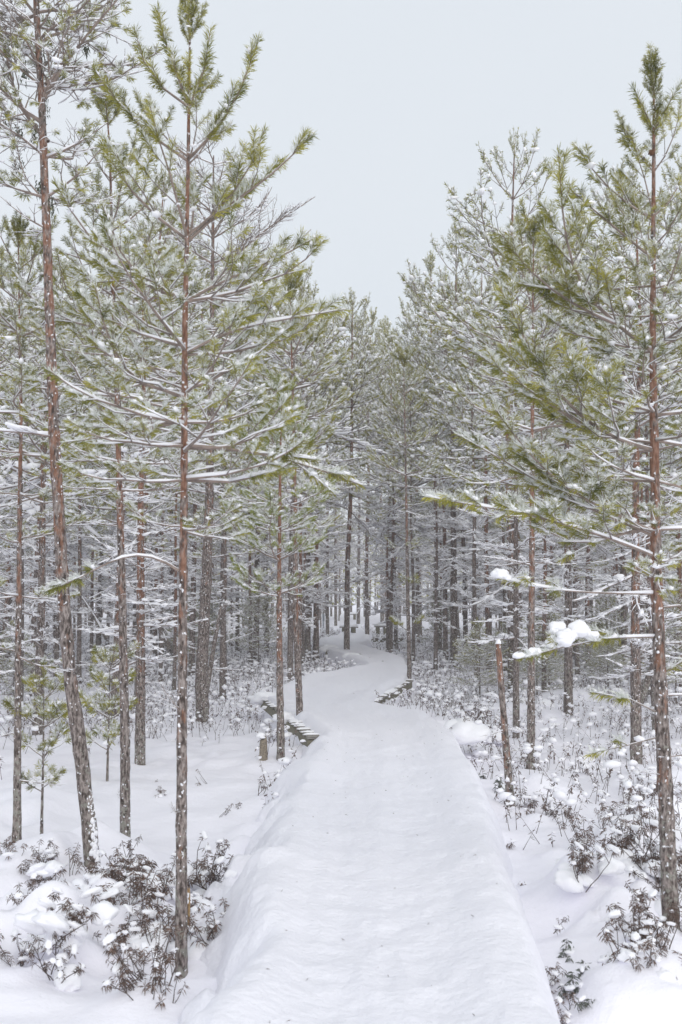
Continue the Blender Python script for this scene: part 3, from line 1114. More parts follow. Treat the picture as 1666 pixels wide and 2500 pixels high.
# tall middle-left pine
hero('tall straight green-topped pine in the left foreground with split pale wood at its foot',
     [(443, 2372), (443, 2000), (446, 1600), (450, 1200), (452, 800), (458, 500), (462, 250), (465, 25)], 31, .005, M_BARK,
     crown=[(110, 4, 'top', .42), (262, 3, 'top', .7), (394, 3, 'up', .6), (592, 4, 'up', .9), (735, 4, 'mid', .85), (862, 4, 'mid', .85),
            (955, 4, 'mid', .8), (1020, 3, 'low', .8), (1095, 4, 'low', .85), (1180, 3, 'low', .8), (1285, 3, 'low', .5)],
     limbs=[dict(pts=[(458, 392), (500, 355), (540, 320), (565, 280), (590, 234), (612, 165), (630, 95)], kind='top', r=.012, par=dict(needle=.42, pair=.5, spread=.55)),
            dict(pts=[(458, 392), (410, 362), (355, 330), (305, 292), (262, 235), (235, 175)], kind='top', r=.012, par=dict(needle=.5, pair=.8, spread=.6)),
            dict(pts=[(462, 262), (420, 232), (385, 205), (355, 160), (338, 100), (330, 75)], kind='top', r=.010, par=dict(needle=.42, pair=.6, spread=.6)),
            dict(pts=[(462, 262), (440, 200), (410, 130), (395, 60), (385, 20)], kind='top', r=.009, par=dict(needle=.42, pair=.5, spread=.5)),
            dict(pts=[(462, 262), (490, 200), (510, 130), (515, 70)], kind='top', r=.009, par=dict(needle=.42, pair=.6, spread=.5)),
            dict(pts=[(457, 592), (485, 560), (520, 515), (600, 475), (669, 432), (720, 380), (760, 330)], kind='up', r=.013, par=dict(spread=.6)),
            dict(pts=[(455, 735), (494, 705), (552, 675), (611, 658), (680, 640), (740, 605), (778, 575)], kind='up', r=.013, par=dict(spread=.7)),
            dict(pts=[(455, 735), (420, 705), (360, 698), (300, 680), (235, 690)], kind='mid', r=.013),
            dict(pts=[(455, 862), (540, 800), (640, 790), (740, 770), (845, 755)], kind='mid', r=.012, par=dict(spread=.7)),
            dict(pts=[(452, 1087), (520, 1085), (584, 1092), (660, 1108), (740, 1125), (810, 1150), (885, 1185)], kind='low', r=.016, snow=1.4, par=dict(needle=.3)),
            dict(pts=[(450, 1172), (520, 1178), (584, 1176), (650, 1165), (700, 1135), (760, 1100)], kind='low', r=.015, snow=1.4, par=dict(needle=.3)),
            dict(pts=[(440, 1395), (412, 1370), (383, 1355), (345, 1345), (315, 1348), (287, 1362), (228, 1390, -.1), (181, 1425, -.1), (120, 1440, -.1)], kind='low', r=.011, snow=.9, par=dict(needle=.14, spread=.4, bare=.55, seg=.09, minlen=.07)),
            dict(pts=[(448, 1020), (380, 1040), (300, 1062), (230, 1070), (160, 1080)], kind='low', r=.014, snow=1.4)],
     dead=[(1600, .2, 'dead', .1), (1810, 3.0, 'dead', .12)], seed=3, snowcount=170, side=-1.7)
# splintered pale wood at the foot of the tall pine
p = base_point(452, 2300)
zt = atd(456, 2150, p[1])[2] - p[2]
sp = Geo()
for k, (dx, r, hh) in enumerate([(0, .018, 1), (.016, .010, .93), (-.018, .008, .62)]):
    sp.add(*tube([(dx, 0, -.1), (dx, .0, hh * zt * .5), (dx * 1.1, .005, hh * zt * .9), (dx * 1.3, .0, hh * zt)], [r * 1.2, r, r * .7, .002], 6, nz=.12))
t = thing('splintered_stake', 'pale yellow splintered stake standing against the foot of the tall pine', 'broken wood', tuple(p + np.array([.01, -.06, 0])))
obj('stake', sp.mesh('stake', [M_SPLIT]), t)
V, F = cushion((-.035, 0, zt * .78), (.05, .05, .05), .8, ICO2, 2)
obj('snow', mk_mesh('snow', V, F, [M_SNOW], None, True), t)

# right foreground pine
hero('large pine at the right edge with flaking orange bark and long limbs reaching left',
     [(1640, 2278), (1628, 2000), (1614, 1700), (1603, 1400), (1598, 1100), (1594, 853), (1595, 616), (1596, 480), (1597, 175)], 42, .005, M_BARK_RED,
     crown=[(240, 3, 'top', .38), (330, 3, 'top', .55), (420, 3, 'up', .45), (537, 3, 'up', .6), (616, 3, 'up', .6), (700, 3, 'mid', .55), (775, 3, 'mid', .65), (853, 4, 'mid', .7), (930, 3, 'mid', .7),
            (1010, 4, 'mid', .75), (1093, 4, 'low', .8), (1180, 4, 'low', .8), (1290, 4, 'low', .7), (1380, 2, 'low', .6)],
     limbs=[dict(pts=[(1597, 320), (1575, 290), (1555, 250), (1548, 215)], kind='top', r=.006, par=dict(needle=.5, spread=.4, pair=.4)),
            dict(pts=[(1597, 320), (1620, 290), (1640, 250), (1660, 205)], kind='top', r=.006, par=dict(needle=.5, spread=.4, pair=.4)),
            dict(pts=[(1596, 420), (1565, 380), (1535, 350), (1515, 310)], kind='top', r=.007, par=dict(needle=.5, spread=.5, pair=.6)),
            dict(pts=[(1593, 537), (1530, 500), (1476, 468), (1444, 425), (1425, 390), (1407, 355)], kind='up', r=.009, par=dict(needle=.3, spread=.35)),
            dict(pts=[(1595, 632), (1524, 574, -.1), (1460, 526, -.2), (1423, 489, -.2), (1385, 455, -.3)], kind='up', r=.012, par=dict(needle=.4, spread=.5)),
            dict(pts=[(1592, 858), (1524, 806, -.15), (1487, 779, -.2), (1417, 721, -.3), (1396, 667, -.4), (1385, 625, -.4), (1370, 537, -.5), (1370, 450, -.5), (1364, 372, -.5)], kind='up', r=.017, par=dict(needle=.45, spread=.55)),
            dict(pts=[(1500, 790, -.2), (1420, 760, -.3), (1330, 700, -.3), (1260, 640, -.4), (1225, 570, -.4)], kind='up', r=.012, par=dict(needle=.45, spread=.7)),
            dict(pts=[(1596, 1100), (1566, 1093, -.1), (1460, 1061, -.2), (1364, 965, -.35), (1311, 901, -.4), (1285, 832, -.5), (1258, 775, -.5), (1220, 700, -.5)], kind='up', r=.017, snow=1.3, par=dict(needle=.4, spread=.7)),
            dict(pts=[(1460, 1061, -.2), (1380, 1010, -.2), (1290, 960, -.3), (1230, 900, -.4), (1160, 860, -.4)], kind='mid', r=.011, par=dict(needle=.4, spread=.7)),
            dict(pts=[(1600, 1300), (1500, 1255, -.1), (1417, 1215, -.2), (1364, 1188, -.25), (1311, 1135, -.3), (1274, 1092, -.35), (1242, 1050, -.4), (1210, 1000, -.4)], kind='mid', r=.014, snow=1.3, par=dict(needle=.35, spread=.6)),
            dict(pts=[(1600, 1310), (1520, 1270), (1420, 1240), (1330, 1190), (1231, 1119, -.1), (1175, 1095, -.15), (1115, 1060, -.2)], kind='mid', r=.012, snow=1.2, par=dict(needle=.35, spread=.5)),
            dict(pts=[(1602, 1360), (1520, 1320, -.1), (1440, 1300, -.2), (1340, 1262, -.3), (1240, 1245, -.3), (1150, 1235, -.4), (1040, 1212, -.4)], kind='mid', r=.013, snow=1.3, par=dict(needle=.38, spread=.5)),
            dict(pts=[(1600, 1450), (1530, 1445, -.1), (1450, 1452, -.1), (1360, 1450, -.2), (1290, 1430, -.2), (1225, 1412, -.3)], kind='low', r=.009, snow=1.5, par=dict(needle=.14, spread=.4, bare=.5), clumps=[(1222, 1402, .04, -.3), (1240, 1410, .025, -.3)]),
            dict(pts=[(1602, 1555), (1540, 1550, -.1), (1470, 1545, -.2), (1400, 1572, -.3), (1340, 1590, -.3), (1280, 1605, -.4)], kind='low', r=.009, snow=1.0, par=dict(needle=.22, spread=.55),
                 clumps=[(1362, 1533, .045, -.3), (1385, 1555, .055, -.35), (1415, 1538, .055, -.3), (1440, 1552, .035, -.3), (1300, 1590, .04, -.35), (1350, 1570, .04, -.3), (1265, 1600, .03, -.4)]),
            dict(pts=[(1606, 1650), (1640, 1640), (1690, 1600)], kind='low', r=.007, snow=1.2, par=dict(needle=.2)),
            dict(pts=[(1606, 1800), (1560, 1830, -.1), (1520, 1815, -.1), (1470, 1825, -.15), (1440, 1840, -.15)], kind='low', r=.006, snow=.6, par=dict(needle=.12, spread=.5)),
            dict(pts=[(1606, 1740), (1550, 1715, -.1), (1500, 1680, -.1), (1450, 1690, -.1)], kind='low', r=.006, snow=.6, par=dict(needle=.12, spread=.5))],
     dead=[(1560, .3, 'dead', .3), (1480, .1, 'low', .55), (1700, 0, 'low', .4), (1850, .2, 'low', .3)], seed=4, snowcount=70, side=-1.9)
# cones near its tip
ob = base_point(1640, 2278)
rt = [o for o in COL.objects if o.get('label', '').startswith('large pine at the right edge')][0]
for (cx, cy) in [(1603, 262), (1592, 372)]:
    c = atd(cx, cy, ob[1] - .05) - ob
    V, F = blobs([c], np.array([[.4, .9]]), np.array([[.026, .017, .017]]), ICO2, .12)
    obj('cone', mk_mesh('cone', V, F, [M_CONE], None, True), rt)

# the pair of slim pines left of the path
hero('front one of two slim pines beside the path, short bright green crown',
     [(686, 1856), (683, 1600), (682, 1400), (684, 1200), (688, 950)], 20, .004, M_BARK_RED,
     crown=[(985, 4, 'top', .7), (1040, 4, 'top', .9), (1100, 5, 'up', .75), (1165, 5, 'up', .85), (1230, 5, 'mid', .8), (1300, 5, 'mid', .85), (1370, 5, 'mid', .85), (1455, 4, 'mid', .8)],
     green=True, seed=5, snowcount=90, side=-1.5)
hero('rear one of two slim pines beside the path, leaning slightly left, bare stem',
     [(735, 1838), (731, 1700), (722, 1500), (722, 1250), (716, 1000), (708, 690)], 19, .004, M_BARK_RED,
     crown=[(730, 4, 'top', .9), (800, 4, 'up', .8), (870, 5, 'up', .9), (950, 5, 'mid', .9), (1030, 5, 'mid', 1), (1110, 5, 'mid', .9), (1200, 4, 'low', .9), (1290, 3, 'low', .7)],
     seed=6, snowcount=70, side=-1.7)
# far-left slim pine
hero('slim pine at the left edge standing behind the snowy bushes',
     [(42, 2004), (44, 1700), (48, 1300), (52, 1000), (48, 800), (45, 560)], 20, .004, M_BARK,
     crown=[(600, 3, 'top', .5), (660, 4, 'up', .6), (740, 4, 'up', .7), (830, 4, 'mid', .7), (920, 5, 'mid', .7), (1010, 4, 'low', .75), (1100, 4, 'low', .75), (1210, 3, 'low', .7), (1320, 3, 'low', .6), (1450, 3, 'low', .6), (1600, 2, 'low', .5)],
     dead=[(1900, .2, 'dead', .5), (1780, 3, 'dead', .4)], seed=7, snowcount=60)
# saplings at the left
hero('thin sapling with a needle tuft at its tip, right of the left edge pine', [(102, 2024), (106, 1850), (108, 1660)], 8, .003, M_BARK_GREY,
     crown=[(1700, 4, 'sap', 1.0), (1780, 4, 'sap', 1.2), (1850, 3, 'sap', 1.1), (1920, 3, 'sap', 1.0)], seed=8, snowcount=12, leader=False, name='pine_sapling', cat='sapling', sides=7,
     limbs=[dict(pts=[(108, 1680), (109, 1650), (108, 1620)], kind='top', r=.003, par=dict(needle=.5))])
hero('thin leafless-looking sapling left of the slim second pine', [(262, 1908), (266, 1760), (270, 1580)], 7, .002, M_BARK_GREY,
     crown=[(1640, 4, 'sap', 1.1), (1700, 4, 'sap', 1.3), (1760, 4, 'sap', 1.3), (1830, 3, 'sap', 1.2)], seed=9, snowcount=10, leader=False, name='pine_sapling', cat='sapling', sides=7)
# broken leaning pole
t, P, org, d = hero('snapped leaning red-brown pine pole with no branches, right of the path',
     [(1247, 1962), (1238, 1850), (1226, 1700), (1217, 1572)], 20, .026, M_BARK_POLE, seed=10, snowcount=40, leader=False, name='broken_tree', cat='dead tree')
V, F = cushion(P[-1] + np.array([0, 0, .01]), (.03, .03, .03), 1, ICO2, 3)
obj('snow', mk_mesh('snow', V, F, [M_SNOW], None, True), t)
# mid-right pines
hero('grey-barked pine just right of the snapped pole, lichen on its foot', [(1296, 1884), (1297, 1700), (1299, 1400), (1300, 1100), (1303, 560)], 21, .006, M_BARK,
     crown=[(600, 4, 'top', 1), (680, 4, 'up', 1), (760, 4, 'up', 1.1), (850, 5, 'mid', 1), (950, 5, 'mid', 1), (1050, 4, 'mid', 1.05), (1150, 4, 'low', 1), (1260, 4, 'low', .9), (1380, 3, 'dead', .8)], seed=11, snowcount=90, sides=10)
hero('thin crooked pine at the end of the right boardwalk edge, few small side shoots', [(998, 1698), (1000, 1640), (996, 1450), (992, 1200), (986, 880)], 12, .004, M_BARK_GREY,
     crown=[(900, 4, 'top', 1), (960, 4, 'up', .8), (1020, 4, 'up', .9), (1090, 4, 'mid', .9), (1160, 4, 'mid', .9), (1250, 3, 'dead', .7), (1340, 3, 'mid', .5), (1440, 2, 'sap', 1.6), (1540, 2, 'sap', 1.6)], seed=12, snowcount=40, sides=8)
# bare, lichen-grey tree with twiggy top
hero('dark thick leafless-crowned old pine behind the tall middle pine, grey twiggy top', [(495, 1768), (492, 1650), (505, 1400), (512, 1200), (516, 900), (520, 600), (522, 380)], 32, .010, M_BARK_GREY,
     crown=[(400, 4, 'bare', .9), (460, 4, 'bare', 1.2), (520, 5, 'bare', 1.4), (580, 5, 'bare', 1.4), (650, 4, 'bare', 1.4), (730, 4, 'dead', 1.3), (820, 4, 'dead', 1.4), (950, 4, 'dead', 1.3), (1080, 4, 'dead', 1.3), (1200, 3, 'dead', 1.2)],
     limbs=[dict(pts=[(518, 700), (580, 620), (650, 560), (710, 520), (770, 480)], kind='bare', r=.03, par=dict(jit=.2)),
            dict(pts=[(518, 760), (580, 700), (660, 640), (720, 600), (760, 560)], kind='bare', r=.03, par=dict(jit=.2))],
     seed=13, snowcount=150, leader=False)

# ---------------------------------------------------------------- mid-distance pines: baked crowns shared between trees
def bake(height, cb, seed, lean=0.0, kind='green', dens=1.0):
    rnd = random.Random(seed)
    stem = [(0, 0, -.3)] + [(rnd.gauss(0, .012) * z + lean * z * .5, rnd.gauss(0, .012) * z, z) for z in (height * .25, height * .5, height * .75, height)]
    tm, P, rad = trunk_mesh(stem, .085, .008, M_BARK, sides=8, step=.16, seed=seed, rough=.06)
    wood, nee, sno = Geo(), Geo(), Geo()
    h = height * .16
    while h < height - .08:
        t = (height - h) / height           # 0 at the tip
        i = int(np.argmin(np.abs(P[:, 2] - h)))
        if h < height * cb:
            nb = rnd.choice([1, 2, 3, 4]); kn = 'dead'; sc = rnd.uniform(.4, 1.25)
            st = rnd.uniform(.15, .28)
        else:
            nb = rnd.choice([3, 4, 4]); st = rnd.uniform(.27, .42) * (height / 7)
            u = (height - h) / (height * (1 - cb))
            kn = 'top' if u < .14 else 'up' if u < .4 else 'mid' if u < .75 else 'low'
            L = (.35 + 1.25 * min(1, u * 1.7)) * (1 - .25 * max(0, u - .7) / .3) * dens
            sc = L / KIN[kn][0] * rnd.uniform(.85, 1.15)
            if kind == 'bare':
                kn = 'bare' if u < .5 else 'dead'; sc = L / KIN[kn][0] * 1.1
        a0 = rnd.random() * 6.3
        for k in range(nb):
            az = a0 + k * 2 * PI / nb + rnd.uniform(-.35, .35)
            s = sc * rnd.uniform(.8, 1.2)
            v = rnd.randrange(6)
            pit = rnd.gauss(0, .32 if kn == 'dead' else .13)
            for dst, src in ((wood, FARG[kn][v][0]), (nee, FARG[kn][v][1]), (sno, FARG[kn][v][2])):
                if src is None or len(src[0]) == 0:
                    continue
                V, F, M = src
                cp, sp2 = math.cos(pit), math.sin(pit)
                V = np.stack([V[:, 0] * cp - V[:, 2] * sp2, V[:, 1], V[:, 0] * sp2 + V[:, 2] * cp], -1)
                ca, sa = math.cos(az), math.sin(az)
                W = np.stack([V[:, 0] * ca - V[:, 1] * sa, V[:, 0] * sa + V[:, 1] * ca, V[:, 2]], -1) * s + P[i]
                dst.add(W, F, M)
        h += st
    # leader tuft
    for k in range(3):
        for dst, src in ((wood, FARG['top'][k][0]), (nee, FARG['top'][k][1]), (sno, FARG['top'][k][2])):
            if kind == 'bare' and dst is nee:
                continue
            V, F, M = src
            az = k * 2.1; ca, sa = math.cos(az), math.sin(az)
            q = V * np.array([.45, .45, .9])
            dst.add(np.stack([q[:, 0] * ca - q[:, 1] * sa, q[:, 0] * sa + q[:, 1] * ca, q[:, 2]], -1) + P[-1] - [0, 0, .25], F, M)
    ts = trunk_snow(P, rad, 60, 0, seed, 0, .014)
    return dict(h=height, trunk=tm, ts=ts, wood=wood.mesh('crown', [M_TWIG, M_LIMB]), nee=nee.mesh('foliage', [M_NEEDLE, M_FROST]) if nee.n else None,
                sno=sno.mesh('snow', [M_SNOW], True))


FARG = {}
for kname, lst in SKEL.items():
    FARG[kname] = []
    for v, sk in enumerate(lst):
        sk2 = Sk(); sk2.wood = [w for w in sk.wood if len(w[0]) > 2 or w[1][0] > .002]; sk2.shoots = sk.shoots; sk2.forks = sk.forks
        w = wood_geo(sk2, 3, .0035).arrays()
        nd = None
        if sk.shoots:
            nd = needles(sk.shoots, 200, .062, .0080, {'top': .28, 'up': .42}.get(kname, .54), v + 50)
            V, F, m = nd
            nd = (V, np.concatenate([F[:, [0, 1, 2]], F[:, [0, 2, 3]]]), np.concatenate([m, m]))
        sn = snow_geo(sk2, 1.5 if kname in ('dead', 'bare') else 1.3, sides=4, shoot_p=.85 if kname != 'top' else .5, rs=v + 9, fat=1.75).arrays()
        FARG[kname].append((w, nd, sn))

VARS = [bake(7.5, .5, 1), bake(7.5, .56, 2, .02), bake(7.5, .44, 3), bake(7.5, .62, 4, -.02), bake(7.5, .52, 5)]
BAREV = [bake(6.5, .5, 6, .03, 'bare')]
SMALL = [bake(3.0, .12, 8, 0, 'green', .62), bake(2.4, .1, 9, .02, 'green', .55)]
placed = []


def fit_tree(var, label, x, y, height, diam, rz, lean=(0, 0), group=None, name='pine_tree', cat='pine tree', mat=None, z=None):
    if z is None:
        z = gz(x, y)
    t = thing(name, label, cat, (x, y, z), group)
    sz = height / var['h']
    sxy = .45 * sz + .55
    t.rotation_euler = (lean[0], lean[1], rz)
    tr = obj('trunk', var['trunk'], t)
    k = diam / .17
    tr.scale = (k, k, sz)
    if mat is not None:
        if mat.name not in var:
            m2 = var['trunk'].copy(); m2.materials[0] = mat; var[mat.name] = m2
        tr.data = var[mat.name]
    ts = obj('snow', var['ts'], tr)
    cr = obj('crown', var['wood'], t)
    cr.scale = (sxy, sxy, sz)
    if var['nee'] is not None:
        obj('foliage', var['nee'], cr)
    obj('snow', var['sno'], cr)
    placed.append((x, y))
    return t


# px foot x, y, px top x, y, trunk width px, bark, variant, label
MID = [
    (340, 1730, 328, 430, 24, 0, 0, 'straight pine with greyish lower stem, behind and right of the slim second pine'),
    (80, 1690, 72, 690, 14, 0, 1, 'thin pine right behind the left edge pine'),
    (192, 1676, 190, 760, 13, 0, 2, 'thin pine seen just right of the leaning pine'),
    (547, 1646, 556, 700, 18, 2, 0, 'grey pine right of the dark old pine, foot hidden in snowy brush'),
    (625, 1614, 628, 640, 15, 2, 3, 'dark slender pine left of the two slim pines'),
    (653, 1594, 655, 760, 13, 2, 1, 'dark narrow pine just left of the front slim pine'),
    (709, 1668, 700, 650, 16, 2, 4, 'dark pine seen between the two slim pines'),
    (752, 1612, 752, 720, 15, 2, 2, 'grey-brown pine right of the two slim pines'),
    (772, 1612, 782, 780, 15, 1, 3, 'leaning pine with smooth rust-red stem left of the path bend'),
    (800, 1560, 802, 760, 9, 0, 1, 'thin straight pine right of the rust-red leaning one'),
    (847, 1624, 856, 730, 16, 1, 4, 'straight pine standing at the path edge in the centre, red-brown stem'),
    (898, 1580, 893, 770, 12, 0, 0, 'straight pine standing in the bend of the path right of centre'),
    (934, 1524, 932, 800, 10, 1, 2, 'far red-brown pine behind the small bench'),
    (953, 1560, 948, 800, 12, 2, 3, 'dark pine right of the small bench'),
    (968, 1580, 972, 820, 11, 0, 1, 'red-brown pine left of the thin crooked pine'),
    (1067, 1594, 1056, 640, 14, 1, 0, 'leaning red-brown pine right of the thin crooked pine'),
    (1088, 1610, 1082, 720, 13, 1, 2, 'red-stemmed pine second right of the thin crooked pine'),
    (1109, 1626, 1112, 560, 20, 2, 3, 'thicker grey-brown pine with snow-flecked bark midway to the right'),
    (1138, 1614, 1140, 700, 13, 2, 4, 'grey pine left of the reddish one near the snapped pole'),
    (1152, 1614, 1168, 900, 7, 2, 1, 'very thin leaning young pine in front of the grey ones'),
    (1196, 1640, 1190, 620, 14, 1, 1, 'reddish pine immediately left of the snapped pole'),
    (1234, 1636, 1232, 700, 10, 2, 2, 'slim dark pine behind the snapped pole'),
    (1253, 1690, 1245, 345, 25, 1, 3, 'tall pine with thick orange-grey stem, its pointed top left of the right crowns'),
    (1354, 1626, 1350, 560, 11, 2, 0, 'slim dark pine right of the lichen-footed pine'),
    (1388, 1716, 1396, 520, 23, 2, 2, 'grey lichen-covered pine behind the big snow clump'),
    (1524, 1626, 1530, 420, 16, 1, 4, 'orange-stemmed pine left of the large right pine'),
    (1446, 1600, 1450, 600, 11, 2, 3, 'dark pine between the grey pine and the orange-stemmed one'),
    (1655, 1650, 1660, 400, 18, 0, 1, 'pine half cut by the right picture edge'),
    (15, 1640, 10, 600, 17, 2, 3, 'dark pine at the far left edge'),
    (420, 1600, 415, 500, 17, 1, 1, 'reddish pine just left of the tall middle pine'),
    (395, 1610, 398, 560, 14, 2, 4, 'grey-brown pine left of the reddish one behind the tall middle pine'),
    (240, 1600, 236, 560, 14, 2, 2, 'slender dark pine between the leaning and the second pine'),
    (468, 1640, 460, 600, 16, 1, 0, 'brown pine immediately right of the tall middle pine'),
    (580, 1590, 600, 620, 11, 2, 4, 'thin brown pine further back right of the dark old pine'),
    (875, 1545, 872, 800, 9, 2, 2, 'far grey pine in the centre beyond the path bend'),
    (820, 1530, 826, 760, 8, 2, 3, 'far slim pine left of the farthest bench'),
    (1020, 1570, 1014, 700, 11, 2, 1, 'dim pine behind the thin crooked pine'),
]
rm = random.Random(11)
for (fx, fy, tx, ty, w, bk, vi, lab) in MID:
    p = base_point(fx, fy)
    if p[1] < 0 or p[1] > 80:
        p = at(fx, fy, -.3)
    d = p[1]
    top = atd(tx, ty, d)
    hgt = top[2] - p[2]
    slope = (top[0] - p[0]) / hgt
    fit_tree(VARS[vi], lab, p[0], d, hgt, w * d / FPX, 0 if abs(slope) > .03 else rm.random() * 6, lean=(0, math.atan(slope)), mat=[None, M_BARK_RED, M_BARK_GREY][bk])

# leaning snow-covered snags on the left
def snag(label, a, b, w, d, snow=1.0):
    A = atd(a[0], a[1], d); B = atd(b[0], b[1], d + .6)
    A[2] -= .1
    t = thing('leaning_snag', label, 'dead tree', tuple(A))
    pts = resample([np.zeros(3), (B - A) * .5 + np.array([0, 0, .03]), B - A], .15)
    r = w / 2 * d / FPX
    g = Geo(); g.add(*tube(pts, np.linspace(r, r * .55, len(pts)), 8, nz=.06))
    obj('trunk', g.mesh('trunk', [M_BARK_GREY], True), t)
    g = Geo()
    rad = np.linspace(r, r * .5, len(pts)) * .62 * snow
    g.add(*tube(pts + np.array([0, -.02, 0]) + np.array([0, 0, 1]) * (rad * .95)[:, None], rad * np.random.default_rng(3).uniform(.6, 1.1, len(pts)), 7, nz=.08))
    obj('snow', g.mesh('snow', [M_SNOW], True), t)
    for k in range(3):
        i = int(len(pts) * (.35 + .2 * k))
        set_branch(t, tuple(pts[i]), 'dead', k, k * 2.0, .8)
    return t


snag('dead stem topped with snow, leaning to the left right of the slim second pine', (414, 1575), (340, 1420), 14, 27)
snag('leaning dead stem with snow along it, left of the slim second pine', (262, 1548), (196, 1450), 13, 27)
snag('snowy dark stem leaning right beside the large right pine', (1561, 1705), (1620, 1560), 20, 19, .45)
snag('red-brown stem leaning against the dark old pine', (500, 1700), (540, 1480), 14, 20.5, .3)

# trees that fill the wood behind
def skyline(px):
    return np.interp(px, [0, 560, 640, 730, 800, 870, 905, 935, 985, 1040, 1100, 1180, 1260, 1350, 1500, 1666], [560, 560, 680, 730, 800, 820, 880, 890, 800, 700, 640, 570, 520, 480, 470, 420])


rf = random.Random(21)
cand = 0
fill = []
BANDS = [(13, 26, 24, 1.9), (26, 42, 66, 1.7), (42, 62, 84, 1.6), (62, 82, 66, 1.6)]
for (d0, d1, n, sep) in BANDS:
    k = 0; tries = 0
    while k < n and tries < 6000:
        tries += 1
        d = math.sqrt(rf.uniform(d0 * d0, d1 * d1)); x = rf.uniform(-1, 1) * (.335 * d + 1.0)
        s = float(sdf(np.array([x]), np.array([d]))[0])
        px, _ = to_px(x, d, 0)
        if s < (1.0 if d < 30 else .7):
            continue
        if d < 26 and (560 < px < 1180) or d < 21 and 360 < px < 640:
            continue
        if any((x - a) ** 2 + (d - b) ** 2 < sep ** 2 for a, b in placed):
            continue
        # the far end of the path stays open
        if 800 < px < 935 and d < 44:
            continue
        placed.append((x, d)); fill.append((x, d)); k += 1
FB = {0: 'slender snow-dusted pine in the near rank of the wood left of the path', 1: 'slender snow-dusted pine in the near rank of the wood right of the path',
      2: 'pine in the middle depth of the wood left of the path', 3: 'pine in the middle depth of the wood right of the path',
      4: 'small-looking far pine deep in the wood left of the path', 5: 'small-looking far pine deep in the wood right of the path'}
for (x, d) in fill:
    px, _ = to_px(x, d, 0)
    ysk = skyline(px) + rf.uniform(0, 120)
    hmax = CAMZ + (HOR - ysk) * d / FPX + .4
    hgt = min(rf.uniform(6.3, 9.5) if d > 26 else rf.uniform(5.0, 7.5), hmax)
    band = 0 if d < 30 else 2 if d < 50 else 4
    side = 0 if x < .02 * d else 1
    bk = rf.choice([None, M_BARK_RED, M_BARK_GREY, M_BARK_RED])
    zone = ['at the left edge', 'in the left quarter', 'left of the two slim pines', 'just left of the path end', 'just right of the path end',
            'left of the snapped pole', 'behind the snapped pole', 'beside the orange-stemmed pine', 'at the right edge'][int(np.searchsorted([90, 400, 640, 860, 1010, 1180, 1330, 1560], px))]
    lab = {None: 'brown', M_BARK_GREY: 'grey', M_BARK_RED: 'reddish'}[bk] + '-stemmed pine ' + {0: 'in the near rank of the wood ', 2: 'in the middle depth of the wood ', 4: 'deep in the wood '}[band] + zone
    bare = rf.random() < .08
    fit_tree(BAREV[0] if bare else rf.choice(VARS), lab, x, d, hgt, rf.uniform(.09, .165) if hgt > 4 else .09, rf.random() * 6.28,
             lean=(rf.gauss(0, .02), rf.gauss(0, .025)), group='pines filling the wood', mat=bk)
    placed.pop()

# young snow-laden pines standing low among the trunks
rs_ = random.Random(33)
k = 0
while k < 20:
    d = rs_.uniform(12, 42); x = rs_.uniform(-1, 1) * .32 * d
    px, _ = to_px(x, d, 0)
    if float(sdf(np.array([x]), np.array([d]))[0]) < 1.1 or (d < 20 and 520 < px < 1150) or (1180 < px < 1290 and d < 14):
        continue
    v = rs_.choice(SMALL)
    side = 'left' if x < 0 else 'right'
    zone = ['at the left edge', 'in the left quarter', 'behind the tall left pine', 'left of the path', 'near the path end', 'right of the path bend',
            'by the snapped pole', 'behind the big snow-clumped bough', 'at the right edge'][int(np.searchsorted([110, 400, 600, 800, 950, 1130, 1290, 1560], px))]
    fit_tree(v, '%s young pine low among the trunks %s' % ('near snow-laden' if d < 22 else 'mid-distance snow-laden' if d < 31 else 'distant snow-laden', zone), x, d, rs_.uniform(1.0, 2.6), .035, rs_.random() * 6, group='young pines %s of the path' % side, name='young_pine', cat='young pine')
    placed.pop(); k += 1

# ---------------------------------------------------------------- far wood, one mass of stems and snowy twigs beyond the last trees
def far_wood():
    g = Geo(); r = np.random.default_rng(4); rr = random.Random(4)
    for k in range(420):
        d = rr.uniform(80, 125); x = rr.uniform(-.36, .36) * d
        h = rr.uniform(6, 8.5)
        if 790 < 833 + FPX * x / d < 950:
            h = rr.uniform(5, 7.5)
        z0 = .0
        rad = rr.uniform(.07, .12)
        pts = [(x, d, z0 - .5), (x + rr.gauss(0, .1), d, z0 + h * .5), (x + rr.gauss(0, .2), d, z0 + h)]
        g.add(*tube(pts, [rad, rad * .7, .01], 4, cap=False), 0)
        n = 95
        t = r.random(n) ** .8
        zz = z0 + 1.0 + t * (h - 1.0)
        rr2 = (1 - t) * 1.3 + .25
        a = r.random(n) * 2 * PI; q = np.sqrt(r.random(n)) * rr2
        C = np.stack([x + q * np.cos(a), d + q * np.sin(a), zz], -1)
        D = np.stack([np.cos(a), np.sin(a), r.normal(.1, .3, n)], -1) * (.18 + .3 * r.random(n))[:, None]
        W = r.normal(0, 1, (n, 3)) * .075
        V = np.stack([C, C + D * .5 + W, C + D, C + D * .5 - W], 1).reshape(-1, 3)
        g.add(V, np.arange(n * 4).reshape(-1, 4), np.concatenate([np.tile((r.random(n) < .55).astype(int) + 1, 1)] * 2))
    o = obj('far_forest', g.mesh('far_forest', [M_BARK_GREY, M_NEEDLE, M_SNOW]))
    o['kind'] = 'stuff'


far_wood()

